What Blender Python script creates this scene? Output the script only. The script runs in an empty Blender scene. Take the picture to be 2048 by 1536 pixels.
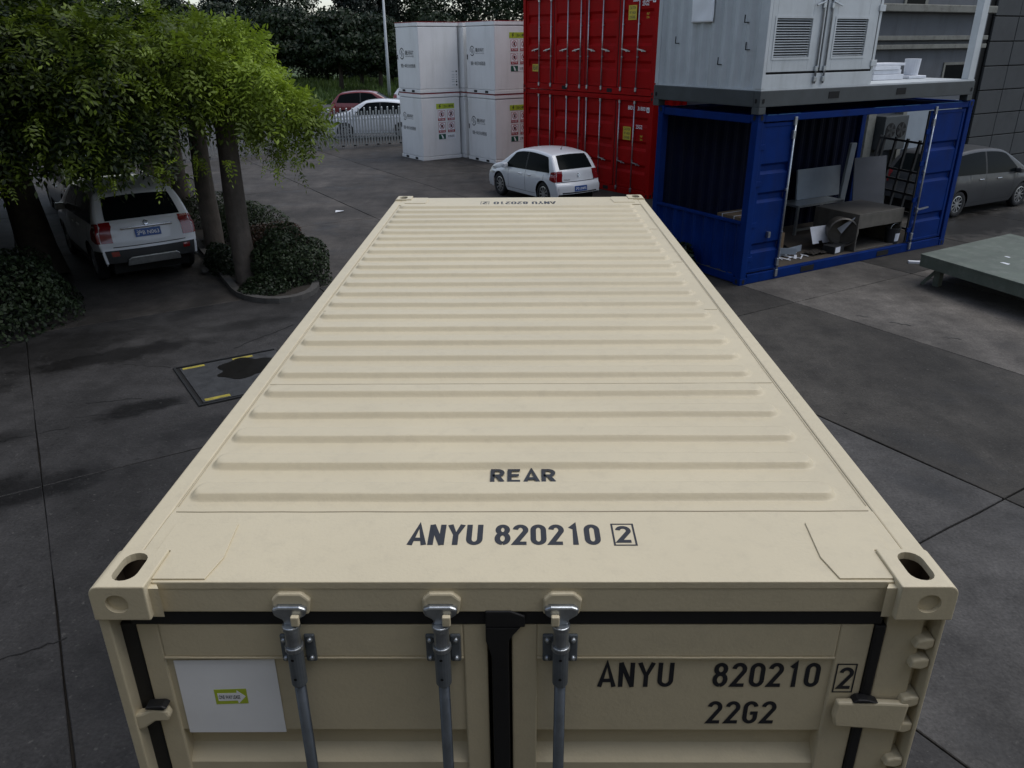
import bpy, bmesh, math, random
import numpy as np
from mathutils import Vector, Matrix, noise as mnoise

random.seed(7)
rng = np.random.default_rng(11)
R = math.radians
SC = bpy.context.scene
COL = SC.collection

# ------------------------------------------------------------------ camera
def make_camera():
    p, y, r = .4143, -.0115, -.008
    C = Vector((0, -1.75, 3.978))
    F = Vector((math.sin(y)*math.cos(p), math.cos(y)*math.cos(p), -math.sin(p)))
    X = Vector((math.cos(y), -math.sin(y), 0)); U = X.cross(F)
    X2 = X*math.cos(r) + U*math.sin(r); U2 = -X*math.sin(r) + U*math.cos(r)
    cam = bpy.data.objects.new('camera', bpy.data.cameras.new('camera'))
    m = Matrix((X2, U2, -F)).transposed().to_4x4(); m.translation = C
    cam.matrix_world = m
    cam.data.sensor_width = 36.0
    cam.data.lens = 36.0*1552/2048
    cam.data.clip_start = .05; cam.data.clip_end = 900
    COL.objects.link(cam); SC.camera = cam
make_camera()

# ------------------------------------------------------------------ light
SUN_EL, SUN_AZ = R(65), R(80)          # azimuth from +y towards +x
w = bpy.data.worlds.new('World'); SC.world = w; w.use_nodes = True
nt = w.node_tree; nt.nodes.clear()
sky = nt.nodes.new('ShaderNodeTexSky'); sky.sky_type = 'NISHITA'; sky.sun_disc = False
sky.sun_elevation = SUN_EL; sky.sun_rotation = SUN_AZ
sky.air_density = 1.0; sky.dust_density = 1.0; sky.ozone_density = 1.0
hsv = nt.nodes.new('ShaderNodeHueSaturation'); hsv.inputs['Saturation'].default_value = .62
bg = nt.nodes.new('ShaderNodeBackground'); bg.inputs['Strength'].default_value = .13
out = nt.nodes.new('ShaderNodeOutputWorld')
nt.links.new(sky.outputs[0], hsv.inputs['Color']); nt.links.new(hsv.outputs[0], bg.inputs['Color'])
nt.links.new(bg.outputs[0], out.inputs['Surface'])
sl = bpy.data.lights.new('sun', 'SUN'); sl.energy = 1.3; sl.angle = R(50); sl.color = (1.0, .97, .93)
so = bpy.data.objects.new('sun', sl)
sd = Vector((math.sin(SUN_AZ)*math.cos(SUN_EL), math.cos(SUN_AZ)*math.cos(SUN_EL), math.sin(SUN_EL)))
so.rotation_euler = sd.to_track_quat('Z', 'Y').to_euler(); so.location = sd*60
COL.objects.link(so)
vs = SC.view_settings
vs.view_transform = 'Standard'; vs.look = 'None'; vs.gamma = 1.0; vs.use_curve_mapping = False
vs.exposure = 0.40

# ------------------------------------------------------------------ helpers
class MB:
    """collects polygons of one mesh"""
    def __init__(s): s.v = []; s.f = []
    def add(s, vs, fs):
        b = len(s.v); s.v += [tuple(q) for q in vs]; s.f += [tuple(i+b for i in f) for f in fs]; return s
    def box(s, x0, x1, y0, y1, z0, z1, M=None):
        vs = [(x, y, z) for z in (z0, z1) for y in (y0, y1) for x in (x0, x1)]
        if M is not None: vs = [tuple(M @ Vector(q)) for q in vs]
        return s.add(vs, [(0,2,3,1),(4,5,7,6),(0,1,5,4),(2,6,7,3),(0,4,6,2),(1,3,7,5)])
    def bar(s, a, b, wd, hg, up=(0,0,1)):
        a, b = Vector(a), Vector(b); d = (b-a); L = d.length; d.normalize()
        up = Vector(up); x = d.cross(up)
        if x.length < 1e-5: x = d.cross(Vector((1,0,0)))
        x.normalize(); z = x.cross(d)
        M = Matrix((x, d, z)).transposed().to_4x4(); M.translation = a
        return s.box(-wd/2, wd/2, 0, L, -hg/2, hg/2, M)
    def tube(s, pts, r, n=10, cap=True):
        pts = [Vector(p) for p in pts]; rr = r if isinstance(r, (list, tuple)) else [r]*len(pts)
        ref = None; rings = []
        for i, p in enumerate(pts):
            d = (pts[min(i+1, len(pts)-1)] - pts[max(i-1, 0)]).normalized()
            if ref is None: ref = d.cross(Vector((0,0,1)) if abs(d.z) < .9 else Vector((1,0,0))).normalized()
            ref = (ref - d*ref.dot(d)).normalized(); b = d.cross(ref)
            rings.append([p + (ref*math.cos(2*math.pi*k/n) + b*math.sin(2*math.pi*k/n))*rr[i] for k in range(n)])
        vs = [q for g in rings for q in g]; fs = []
        for i in range(len(pts)-1):
            for k in range(n):
                k2 = (k+1) % n
                fs.append((i*n+k, i*n+k2, (i+1)*n+k2, (i+1)*n+k))
        if cap: fs += [tuple(range(n-1, -1, -1)), tuple((len(pts)-1)*n+k for k in range(n))]
        return s.add(vs, fs)
    def lathe(s, prof, n=24, M=None, close=False):
        """prof: (r, h) about local z"""
        vs = []
        for r, h in prof:
            for k in range(n):
                a = 2*math.pi*k/n; vs.append((r*math.cos(a), r*math.sin(a), h))
        if M is not None: vs = [tuple(M @ Vector(q)) for q in vs]
        fs = []; m = len(prof)
        for i in range(m if close else m-1):
            j = (i+1) % m
            for k in range(n):
                k2 = (k+1) % n; fs.append((i*n+k, i*n+k2, j*n+k2, j*n+k))
        return s.add(vs, fs)
    def prism(s, poly, h0, h1, M=None):
        """poly (x,y) ccw, extruded in z"""
        n = len(poly)
        vs = [(x, y, h0) for x, y in poly] + [(x, y, h1) for x, y in poly]
        if M is not None: vs = [tuple(M @ Vector(q)) for q in vs]
        return s.add(vs, [tuple(range(n-1, -1, -1)), tuple(range(n, 2*n))] + [(i, (i+1) % n, n+(i+1) % n, n+i) for i in range(n)])
    def grid(s, P, flip=False):
        """P[i][j] points"""
        n, m = len(P), len(P[0]); vs = [q for row in P for q in row]; fs = []
        for i in range(n-1):
            for j in range(m-1):
                f = (i*m+j, (i+1)*m+j, (i+1)*m+j+1, i*m+j+1)
                fs.append(f[::-1] if flip else f)
        return s.add(vs, fs)
    def mesh(s, name, mat, smooth=False, fix=True):
        me = bpy.data.meshes.new(name); me.from_pydata(s.v, [], s.f)
        if fix:
            bm = bmesh.new(); bm.from_mesh(me); bmesh.ops.recalc_face_normals(bm, faces=bm.faces); bm.to_mesh(me); bm.free()
        if mat: me.materials.append(mat)
        if smooth:
            me.polygons.foreach_set('use_smooth', [True]*len(me.polygons))
        me.update(); return me

def link(name, me, parent=None, loc=None, rot=None, label=None):
    o = bpy.data.objects.new(name, me); COL.objects.link(o)
    if parent: o.parent = parent
    if loc is not None: o.location = loc
    if rot is not None: o.rotation_euler = rot
    if label: o['label'] = label
    return o
def obj(name, mb, mat, parent=None, smooth=False, bevel=0, loc=None, rot=None, label=None, fix=True, seg=2):
    o = link(name, mb.mesh(name, mat, smooth, fix), parent, loc, rot, label)
    if bevel:
        m = o.modifiers.new('bevel', 'BEVEL'); m.width = bevel; m.segments = seg; m.limit_method = 'ANGLE'; m.angle_limit = R(35)
        m.harden_normals = False
    return o
def tag(o, label, cat, group=None):
    o['label'] = label; o['category'] = cat
    if group: o['group'] = group
    return o
def thing(name, label, cat, loc=(0,0,0), rz=0, group=None):
    o = link(name, None, None, loc, (0,0,rz)); o.empty_display_size = .2
    return tag(o, label, cat, group)
def structure(o): o['kind'] = 'structure'; return o
def stuff(o): o['kind'] = 'stuff'; return o

# ------------------------------------------------------------------ materials
MATS = {}
def nodes(name):
    m = bpy.data.materials.new(name); m.use_nodes = True
    t = m.node_tree; b = t.nodes['Principled BSDF']; return m, t, b
def N(t, kind, **kw):
    n = t.nodes.new(kind)
    for k, v in kw.items():
        if hasattr(n, k): setattr(n, k, v)
        else: n.inputs[k].default_value = v
    return n
def rgba(c): return (c[0], c[1], c[2], 1)
def paint(name, c, rough=.45, var=.12, scale=3.0, bump=.0, bscale=60, metal=0, coat=0, dirt=None, dirt_amt=.5, dirt_scale=2.0, spec=.5, streak=False):
    m, t, b = nodes(name); L = t.links.new
    tc = N(t, 'ShaderNodeTexCoord')
    n1 = N(t, 'ShaderNodeTexNoise', Scale=scale, Detail=6.0, Roughness=.6)
    L(tc.outputs['Object'], n1.inputs['Vector'])
    mr = N(t, 'ShaderNodeMapRange'); mr.inputs[1].default_value = .3; mr.inputs[2].default_value = .7
    mr.inputs[3].default_value = 1-var; mr.inputs[4].default_value = 1+var*.5
    L(n1.outputs[0], mr.inputs[0])
    mul = N(t, 'ShaderNodeVectorMath', operation='SCALE'); mul.inputs[0].default_value = c
    L(mr.outputs[0], mul.inputs['Scale']); colr = mul.outputs[0]
    if dirt:
        n2 = N(t, 'ShaderNodeTexNoise', Scale=dirt_scale, Detail=8.0, Roughness=.7)
        if streak:
            mp = N(t, 'ShaderNodeMapping'); mp.inputs['Scale'].default_value = (1, 1, .12)
            L(tc.outputs['Object'], mp.inputs[0]); L(mp.outputs[0], n2.inputs['Vector'])
        else: L(tc.outputs['Object'], n2.inputs['Vector'])
        r2 = N(t, 'ShaderNodeMapRange'); r2.inputs[1].default_value = .5; r2.inputs[2].default_value = .75
        r2.inputs[3].default_value = 0; r2.inputs[4].default_value = dirt_amt
        L(n2.outputs[0], r2.inputs[0])
        mx = N(t, 'ShaderNodeMix', data_type='RGBA'); L(r2.outputs[0], mx.inputs[0]); L(colr, mx.inputs[6]); mx.inputs[7].default_value = rgba(dirt)
        colr = mx.outputs[2]
    L(colr, b.inputs['Base Color'])
    rr = N(t, 'ShaderNodeMapRange'); rr.inputs[3].default_value = max(0.02, rough-.08); rr.inputs[4].default_value = min(1, rough+.1)
    L(n1.outputs[0], rr.inputs[0]); L(rr.outputs[0], b.inputs['Roughness'])
    b.inputs['Metallic'].default_value = metal; b.inputs['Specular IOR Level'].default_value = spec
    if coat: b.inputs['Coat Weight'].default_value = coat; b.inputs['Coat Roughness'].default_value = .06
    if bump:
        n3 = N(t, 'ShaderNodeTexNoise', Scale=bscale, Detail=3.0)
        L(tc.outputs['Object'], n3.inputs['Vector'])
        bp = N(t, 'ShaderNodeBump'); bp.inputs['Strength'].default_value = bump; bp.inputs['Distance'].default_value = .01
        L(n3.outputs[0], bp.inputs['Height']); L(bp.outputs[0], b.inputs['Normal'])
    return m

BEIGE = paint('beige_paint', (.555, .484, .335), .46, .06, 1.3, .10, 90, dirt=(.43,.375,.265), dirt_amt=.4, dirt_scale=16)
CAVITY = paint('cavity_brown', (.075, .052, .032), .8, .3, 12)  # darker brown for the hollow inside the corner castings
BRKT = paint('bracket_steel', (.15, .17, .19), .45, .25, 14, .05, 60, metal=.5)
SEAM = paint('painted_weld', (.40, .345, .235), .55, .1, 10)
SEAL = paint('sealant_line', (.30, .25, .165), .6, .2, 10)
INK = paint('black_lettering', (.012, .013, .018), .5, .2, 20)
RUBBER = paint('black_rubber', (.008, .008, .009), .55, .2, 12, .1, 40)
GALV = paint('galvanised_steel', (.42, .45, .48), .32, .25, 25, .05, 80, metal=.9)
RODM = paint('zinc_rod', (.085, .098, .115), .42, .25, 14, .05, 60, metal=.6)
WHITE = paint('white_vinyl', (.84, .85, .87), .4, .05, 4)
YELLOW = paint('yellow_vinyl', (.55, .42, .02), .5, .15, 6)
FADED = paint('faded_yellow_paint', (.36, .30, .04), .7, .3, 9, dirt=(.06,.055,.04), dirt_amt=.9, dirt_scale=14)
LIME = paint('lime_vinyl', (.42, .52, .04), .45, .1, 6)
REDP = paint('red_container_paint', (.33, .0035, .004), .55, .18, 2.0, .08, 40, dirt=(.17,.006,.006), dirt_amt=.4, streak=True, dirt_scale=3, spec=.07)
BLUESHADE = paint('shaded_blue_paint', (.003, .006, .026), .7, .3, 2.5, .1, 30, spec=.1)  # darkened copy of the blue paint, standing in for interior shade
BLUEP = paint('blue_container_paint', (.001, .021, .135), .55, .25, 2.5, .08, 40, dirt=(.006,.012,.05), dirt_amt=.5, streak=True, dirt_scale=3, spec=.08)
GREYP = paint('grey_cabin_paint', (.50, .53, .54), .5, .12, 2.5, .08, 50, dirt=(.32,.34,.34), dirt_amt=.5, streak=True, dirt_scale=4)
DARKGREY = paint('dark_grey_base_paint', (.045, .052, .055), .55, .3, 3, .1, 40)
UNITW = paint('white_unit_paint', (.80, .80, .79), .45, .05, 1.5, .03, 60, dirt=(.5,.5,.47), dirt_amt=.35, streak=True, dirt_scale=3)
BLACK = paint('black_void', (.004, .004, .004), .9, .1, 5)
SIGNRED = paint('sign_red', (.35, .012, .02), .5, .1, 9)
SIGNGREEN = paint('sign_green', (.01, .09, .06), .5, .1, 9)
PLYWOOD = paint('container_floor', (.07, .055, .04), .7, .35, 6, .2, 30)
WALLP = paint('painted_wall', (.10, .108, .12), .8, .18, 1.4, .15, 30, dirt=(.045,.048,.05), dirt_amt=.6, streak=True, dirt_scale=2)
CREAM = paint('cream_ledge_paint', (.19, .19, .165), .75, .2, 4, .2, 25, dirt=(.07,.06,.045), dirt_amt=.7, dirt_scale=6)
BLOCKM = paint('grey_block', (.052, .056, .058), .85, .2, 1.2, .2, 25, dirt=(.03,.032,.034), dirt_amt=.6, dirt_scale=2.5)
POSTM = paint('post_concrete', (.085, .07, .058), .9, .35, 6, .9, 14, dirt=(.17,.15,.13), dirt_amt=.5, dirt_scale=4, streak=True)
BARK = paint('tree_bark', (.05, .04, .032), .95, .4, 8, 1.0, 10)
GREENP = paint('green_platform_paint', (.085, .105, .085), .6, .25, 2.2, .1, 40, dirt=(.2,.21,.19), dirt_amt=.5, dirt_scale=5)
STEEL = paint('stainless_steel', (.44, .46, .46), .35, .25, 20, metal=.8)
TYRE = paint('tyre_rubber', (.012, .012, .013), .8, .2, 20)
RIM = paint('alloy_rim', (.45, .46, .47), .3, .1, 10, metal=.8)
CHROME = paint('chrome', (.7, .71, .72), .12, .05, 10, metal=1)
GLASS = paint('tinted_glass', (.006, .008, .009), .16, .1, 5, spec=.03)
CARWHITE = paint('white_car_paint', (.68, .70, .73), .3, .03, 2, coat=.7)
CARRED = paint('dark_red_car_paint', (.16, .018, .02), .3, .05, 2, coat=.7)
CARSILVER = paint('silver_car_paint', (.30, .31, .32), .3, .05, 2, coat=.6, metal=.3)
TRIM = paint('black_car_trim', (.012, .013, .014), .6, .1, 8)
TAIL = paint('tail_lamp', (.20, .006, .008), .12, .15, 12, coat=.8)
PLATEB = paint('plate_blue', (.012, .075, .30), .4, .05, 5)
PAPER = paint('paper', (.62, .64, .68), .8, .1, 5, .3, 15)
CARDB = paint('cardboard', (.15, .10, .055), .85, .15, 5, .1, 40)
DUCTM = paint('dull_duct_metal', (.12, .11, .095), .5, .3, 5, metal=.4)
KERBM = paint('kerb_concrete', (.07, .067, .063), .9, .25, 5, .4, 30)
SOIL = paint('soil', (.025, .02, .015), .95, .3, 12, .6, 30)
PLATED = paint('cover_plate', (.05, .052, .055), .55, .3, 7, .2, 50, metal=.2)
LAMPP = paint('lamp_pole_paint', (.42, .44, .46), .5, .1, 5)
FOLDER = paint('asphalt', (.05, .05, .052), .9, .2, 8, .3, 60)
MPVGREY = paint('grey_car_paint', (.040, .042, .045), .4, .05, 2, coat=.12, spec=.3)
BOARDM = paint('white_board', (.26, .30, .34), .5, .12, 3)

def leaf_mat(name, dark, light, trans=.3):
    m, t, b = nodes(name); L = t.links.new
    a = N(t, 'ShaderNodeAttribute'); a.attribute_name = 'tint'
    mx = N(t, 'ShaderNodeMix', data_type='RGBA'); mx.inputs[6].default_value = rgba(dark); mx.inputs[7].default_value = rgba(light)
    L(a.outputs['Fac'], mx.inputs[0]); L(mx.outputs[2], b.inputs['Base Color'])
    b.inputs['Roughness'].default_value = .5; b.inputs['Specular IOR Level'].default_value = .3
    tr = N(t, 'ShaderNodeBsdfTranslucent'); L(mx.outputs[2], tr.inputs['Color'])
    ms = N(t, 'ShaderNodeMixShader'); ms.inputs[0].default_value = trans
    L(b.outputs[0], ms.inputs[1]); L(tr.outputs[0], ms.inputs[2])
    L(ms.outputs[0], t.nodes['Material Output'].inputs['Surface'])
    return m
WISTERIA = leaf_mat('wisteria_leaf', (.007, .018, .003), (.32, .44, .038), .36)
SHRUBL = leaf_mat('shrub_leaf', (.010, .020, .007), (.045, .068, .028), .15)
INNERL = leaf_mat('light_blocking_leaf', (.010, .020, .005), (.03, .05, .008), .03)  # dark, nearly opaque leaf for the layer added to block light
PALEBLUE = paint('pale_blue_edge', (.03, .15, .36), .5, .4, 14)  # paler blue for short strips along the top rail
REDSHRUB = leaf_mat('red_shrub_leaf', (.03, .018, .010), (.075, .03, .018), .15)
TREEL = leaf_mat('far_tree_leaf', (.010, .019, .009), (.028, .045, .016), .15)
TREEL2 = leaf_mat('far_conifer_leaf', (.010, .016, .013), (.026, .036, .026), .15)
GRASSL = leaf_mat('grass_blade', (.04, .07, .016), (.09, .14, .03), .25)
YELLOWSHRUB = leaf_mat('yellow_shrub_leaf', (.07, .10, .012), (.26, .28, .03), .3)

# concrete of the yard: world position, stains plus dark patches painted for vine and minivan shade
STAINS_SHADE = [(-4.55,6.6,.55,.26,.55,.75),(-4.9,4.75,.95,.38,.5,.7),(-5.75,8.3,1.5,.35,.55,.75),(-3.5,8.35,.7,.22,.5,.55),(-6.7,8.6,1.3,.9,.5,.6),  # the broad patches near the vine paint its shade falloff
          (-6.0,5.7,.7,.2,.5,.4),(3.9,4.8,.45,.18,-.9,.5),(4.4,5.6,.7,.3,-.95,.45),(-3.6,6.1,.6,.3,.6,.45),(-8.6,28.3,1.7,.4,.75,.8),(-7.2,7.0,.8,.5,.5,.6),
          (2.4,.6,1.1,.14,-.95,.7),(3.2,-.2,1.6,.18,-.9,.6),(8.2,10.6,2.6,.5,-.95,.45),(-4.3,9.6,.9,.25,.5,.4),(10.9,16.6,2.8,1.1,.52,.95)]  # last patch paints the dark shadow on the ground by the minivan
def concrete():
    m, t, b = nodes('yard_concrete'); L = t.links.new
    geo = N(t, 'ShaderNodeNewGeometry'); oi = N(t, 'ShaderNodeObjectInfo')
    P = geo.outputs['Position']
    def noise(scale, det=6, rough=.62, sc=None):
        n = N(t, 'ShaderNodeTexNoise', Scale=scale, Detail=det, Roughness=rough)
        if sc:
            mp = N(t, 'ShaderNodeMapping'); mp.inputs['Rotation'].default_value = (0,0,R(-32)); mp.inputs['Scale'].default_value = sc
            L(P, mp.inputs[0]); L(mp.outputs[0], n.inputs['Vector'])
        else: L(P, n.inputs['Vector'])
        return n.outputs[0]
    def rng_(v, a, b_, c, d):
        r = N(t, 'ShaderNodeMapRange'); r.inputs[1].default_value = a; r.inputs[2].default_value = b_; r.inputs[3].default_value = c; r.inputs[4].default_value = d
        L(v, r.inputs[0]); return r.outputs[0]
    def mth(op, a, b_=None):
        n = N(t, 'ShaderNodeMath', operation=op)
        for i, q in enumerate((a, b_)):
            if q is None: continue
            if isinstance(q, (int, float)): n.inputs[i].default_value = q
            else: L(q, n.inputs[i])
        return n.outputs[0]
    big = rng_(noise(.45, 4, .55), .3, .7, .6, 1.4)
    mid = rng_(noise(2.2, 8, .72), .28, .72, .55, 1.5)
    strk = rng_(noise(1.6, 6, .65, (1, .16, 1)), .3, .7, .8, 1.2)
    fine = rng_(noise(38, 3, .6), .25, .75, .68, 1.35)
    vo = N(t, 'ShaderNodeTexVoronoi', Scale=5.5); L(P, vo.inputs['Vector']); vc = N(t, 'ShaderNodeSeparateColor'); L(vo.outputs['Color'], vc.inputs[0])
    spot = mth('MULTIPLY', rng_(vo.outputs['Distance'], .06, .16, 1, 0), mth('GREATER_THAN', vc.outputs[0], .72))
    scr = rng_(noise(5.0, 7, .75, (1, .10, 1)), .60, .74, 0, .55)
    spk = rng_(noise(20, 3, .6), .635, .72, 0, 1.0)
    val = mth('MULTIPLY', mth('MULTIPLY', big, mid), mth('MULTIPLY', strk, fine))
    val = mth('MULTIPLY', val, mth('SUBTRACT', 1.0, mth('MULTIPLY', spot, .45)))
    val = mth('MULTIPLY', val, mth('ADD', 1.0, scr))
    warp = noise(3.0, 5, .6)
    wet_shade = None
    sep = N(t, 'ShaderNodeSeparateXYZ'); L(P, sep.inputs[0])
    for (cx, cy, rx, ry, ang, st) in STAINS_SHADE:
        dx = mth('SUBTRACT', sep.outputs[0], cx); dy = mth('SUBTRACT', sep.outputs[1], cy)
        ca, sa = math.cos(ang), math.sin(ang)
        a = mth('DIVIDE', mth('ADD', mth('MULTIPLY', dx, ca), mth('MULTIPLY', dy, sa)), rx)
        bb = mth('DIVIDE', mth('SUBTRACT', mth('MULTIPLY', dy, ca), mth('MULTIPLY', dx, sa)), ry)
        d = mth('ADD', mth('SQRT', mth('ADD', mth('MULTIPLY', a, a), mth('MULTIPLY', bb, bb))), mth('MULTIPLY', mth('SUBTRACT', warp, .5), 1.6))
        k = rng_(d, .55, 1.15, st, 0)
        wet_shade = k if wet_shade is None else mth('MAXIMUM', wet_shade, k)
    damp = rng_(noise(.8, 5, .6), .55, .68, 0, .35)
    wet_shade = mth('MAXIMUM', wet_shade, damp)
    val = mth('MULTIPLY', val, mth('SUBTRACT', 1.0, mth('MULTIPLY', wet_shade, .85)))
    sc = N(t, 'ShaderNodeVectorMath', operation='SCALE'); L(oi.outputs['Color'], sc.inputs[0]); L(val, sc.inputs['Scale'])
    mx = N(t, 'ShaderNodeMix', data_type='RGBA'); L(mth('MULTIPLY', spk, .5), mx.inputs[0]); L(sc.outputs[0], mx.inputs[6]); mx.inputs[7].default_value = (.10,.097,.09,1)
    L(mx.outputs[2], b.inputs['Base Color'])
    L(rng_(wet_shade, 0, .8, .78, .42), b.inputs['Roughness'])
    bp = N(t, 'ShaderNodeBump'); bp.inputs['Strength'].default_value = .35; bp.inputs['Distance'].default_value = .01
    L(mth('ADD', fine, mth('MULTIPLY', mid, 1.5)), bp.inputs['Height']); L(bp.outputs[0], b.inputs['Normal'])
    b.inputs['Specular IOR Level'].default_value = .28
    return m
CONC = concrete()

# ------------------------------------------------------------------ text
def text_mesh(body, wdt, hgt, mat, name='lettering', align='C', bold=0.0):
    """flat lettering fitted to wdt x hgt, centred on the origin in xy"""
    cu = bpy.data.curves.new(name, 'FONT'); cu.body = body; cu.size = 1; cu.resolution_u = 3; cu.offset = bold
    o = bpy.data.objects.new(name, cu); COL.objects.link(o)
    dg = bpy.context.evaluated_depsgraph_get(); dg.update()
    me = bpy.data.meshes.new_from_object(o.evaluated_get(dg)); me.name = name
    bpy.data.objects.remove(o); bpy.data.curves.remove(cu)
    n = len(me.vertices)
    if n == 0: return me
    co = np.empty(n*3); me.vertices.foreach_get('co', co); co = co.reshape(-1, 3)
    lo, hi = co.min(0), co.max(0); s = hi-lo
    co[:, 0] = (co[:, 0]-(lo[0]+hi[0])/2)*(wdt/s[0]); co[:, 1] = (co[:, 1]-(lo[1]+hi[1])/2)*(hgt/s[1] if s[1] > 1e-6 else 1); co[:, 2] = 0
    me.vertices.foreach_set('co', co.ravel()); me.materials.clear(); me.materials.append(mat); me.update()
    return me
def text(body, wdt, hgt, mat, parent, M, name='lettering', bold=.0):
    me = text_mesh(body, wdt, hgt, mat, name, bold=bold); me.transform(M); me.update()
    return link(name, me, parent)
def frame(c, x, y):
    """matrix with origin c, axes x and y (writing direction, up)"""
    x = Vector(x).normalized(); y = Vector(y); z = x.cross(y).normalized(); y = z.cross(x)
    M = Matrix((x, y, z)).transposed().to_4x4(); M.translation = Vector(c); return M

# stencilled container capitals as single-stroke paths, box 0..w by 0..1
def arc(cx, cy, rx, ry, a0, a1, n=14):
    return [(cx+rx*math.cos(R(a0+(a1-a0)*i/n)), cy+ry*math.sin(R(a0+(a1-a0)*i/n))) for i in range(n+1)]
t_ = .075
def glyph(c):
    l, r, b, t = t_, .56-t_, t_, 1-t_
    m = (l+r)/2; w_ = (r-l)/2
    if c == 'A': return [[(t_*.2,0),(m,1-t_*.4),(r+l-t_*.2,0)], [(l+.055,.27),(r-.055,.27)]]
    if c == 'N': return [[(l,0),(l,1)], [(r,0),(r,1)], [(l-.012,1),(r+.012,0)]]
    if c == 'Y': return [[(t_*.5,1),(m,.45),(r+l-t_*.5,1)], [(m,.48),(m,0)]]
    if c == 'U': return [[(l,1),(l,b+w_)]+arc(m,b+w_,w_,w_,180,360)+[(r,1)]]
    if c == '0': return [[(r,b+w_),(r,t-w_)]+arc(m,t-w_,w_,w_,0,180)+[(l,b+w_)]+arc(m,b+w_,w_,w_,180,360)]
    if c == '1': return [[(m-.13,.80),(m+.03,1-.04),(m+.03,0)]]
    if c == '2': return [arc(m,t-w_,w_,w_,172,-20)+[(l,b),(r+t_*.4,b)]]
    if c == '8':
        h1 = (t-.54)/2; h2 = (.54-b)/2
        return [arc(m,.54+h1,w_*.88,h1,-90,270,22), arc(m,b+h2,w_,h2,-90,270,22)]
    if c == 'R': return [[(l,0),(l,t)]+[(m,t)]+arc(m,.71,w_,.71-.495+.0,88,-88)[0:]+[(l,.495)], [(m,.49),(r+.02,0)]]
    if c == 'E': return [[(r+.03,t),(l,t),(l,b),(r+.03,b)], [(l,.52),(r-.02,.52)]]
    if c == 'G': return [arc(m,t-w_,w_,w_,10,180)+[(l,b+w_)]+arc(m,b+w_,w_,w_,180,360)+[(r,.47),(m,.47)]]
    if c == '-': return []
    return []
def stroke(path, th, mapf, mb, lift):
    n = len(path); pts = [Vector((p[0], p[1])) for p in path]
    # drop duplicates
    q = [pts[0]]
    for p in pts[1:]:
        if (p-q[-1]).length > 1e-4: q.append(p)
    pts = q; n = len(pts); L = []; Rr = []
    for i in range(n):
        d0 = (pts[i]-pts[i-1]).normalized() if i else None; d1 = (pts[i+1]-pts[i]).normalized() if i < n-1 else None
        if d0 is None: d0 = d1
        if d1 is None: d1 = d0
        n0 = Vector((-d0.y, d0.x)); n1 = Vector((-d1.y, d1.x)); m = (n0+n1)
        if m.length < .35: m = n0
        m.normalize(); k = th/2/max(.45, m.dot(n0))
        L.append(pts[i]+m*k); Rr.append(pts[i]-m*k)
    vs = [mapf(p.x, p.y, lift) for p in L+Rr]
    mb.add(vs, [(i, i+1, n+i+1, n+i) for i in range(n-1)])
def stencil(s, mapf, height, width=None, th=.145, gap=.15):
    """mapf(x, y, lift): metres along, up. Every glyph keeps its own strokes; lifts differ by a tenth of a millimetre"""
    mb = MB(); x = 0; k = height; adv = []
    for c in s:
        adv.append(x); x += (.56+gap) if c != ' ' else .42
    tot = x-gap; sx = (width/tot) if width else height
    for c, a in zip(s, adv):
        for j, p in enumerate(glyph(c)):
            # thickness measured in glyph units, keep isotropic by scaling x only for layout
            stroke([((u_+a)*sx/height, v_) for u_, v_ in p], th, lambda X, Y, l: mapf(X*height, Y*height, l), mb, .0006+j*.0002)
    return mb
def boxed(mapf, x0, x1, y0, y1, th):
    mb = MB()
    for a, b, c, d in ((x0,x1,y0,y0+th),(x0,x1,y1-th,y1),(x0,x0+th,y0+th,y1-th),(x1-th,x1,y0+th,y1-th)):
        mb.add([mapf(a,c,.0006), mapf(b,c,.0006), mapf(b,d,.0006), mapf(a,d,.0006)], [(0,1,2,3)])
    return mb

# ------------------------------------------------------------------ leaves
def leafmesh(name, mat, pos, d, up, tint, nl=4, Lr=.22, ll=.06, lw=.026, jitter=.25):
    """compound leaves: along d from pos, nl leaflet pairs + tip"""
    n = len(pos); d = d/np.linalg.norm(d, axis=1, keepdims=True)
    sd_ = np.cross(d, up); sd_ /= np.linalg.norm(sd_, axis=1, keepdims=True)+1e-9
    u2 = np.cross(sd_, d)
    V = []; T = []
    scl = rng.uniform(.7, 1.2, (n, 1))
    items = [(k, s) for k in range(nl) for s in (-1, 1)] + [(nl, 0)]
    for k, s in items:
        tt = (k+.6)/(nl+.6)
        base = pos + d*(Lr*tt)*scl - np.array([0, 0, 1])*(Lr*.35*tt*tt)*scl
        if s: ax = sd_*s*.9 + d*.45 + u2*rng.normal(0, jitter, (n, 1)) - np.array([0, 0, .25])
        else: ax = d + u2*rng.normal(0, jitter, (n, 1)) - np.array([0, 0, .3])
        ax /= np.linalg.norm(ax, axis=1, keepdims=True)
        wv = np.cross(ax, u2 + sd_*rng.normal(0, jitter, (n, 1))); wv /= np.linalg.norm(wv, axis=1, keepdims=True)+1e-9
        l = ll*scl; w_ = lw*scl
        V.append(np.stack([base, base+ax*l*.45+wv*w_*.5, base+ax*l, base+ax*l*.45-wv*w_*.5], 1)); T.append(tint)
    V = np.concatenate(V).reshape(-1, 3); T = np.concatenate(T)
    return quads(name, mat, V, T)
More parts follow.
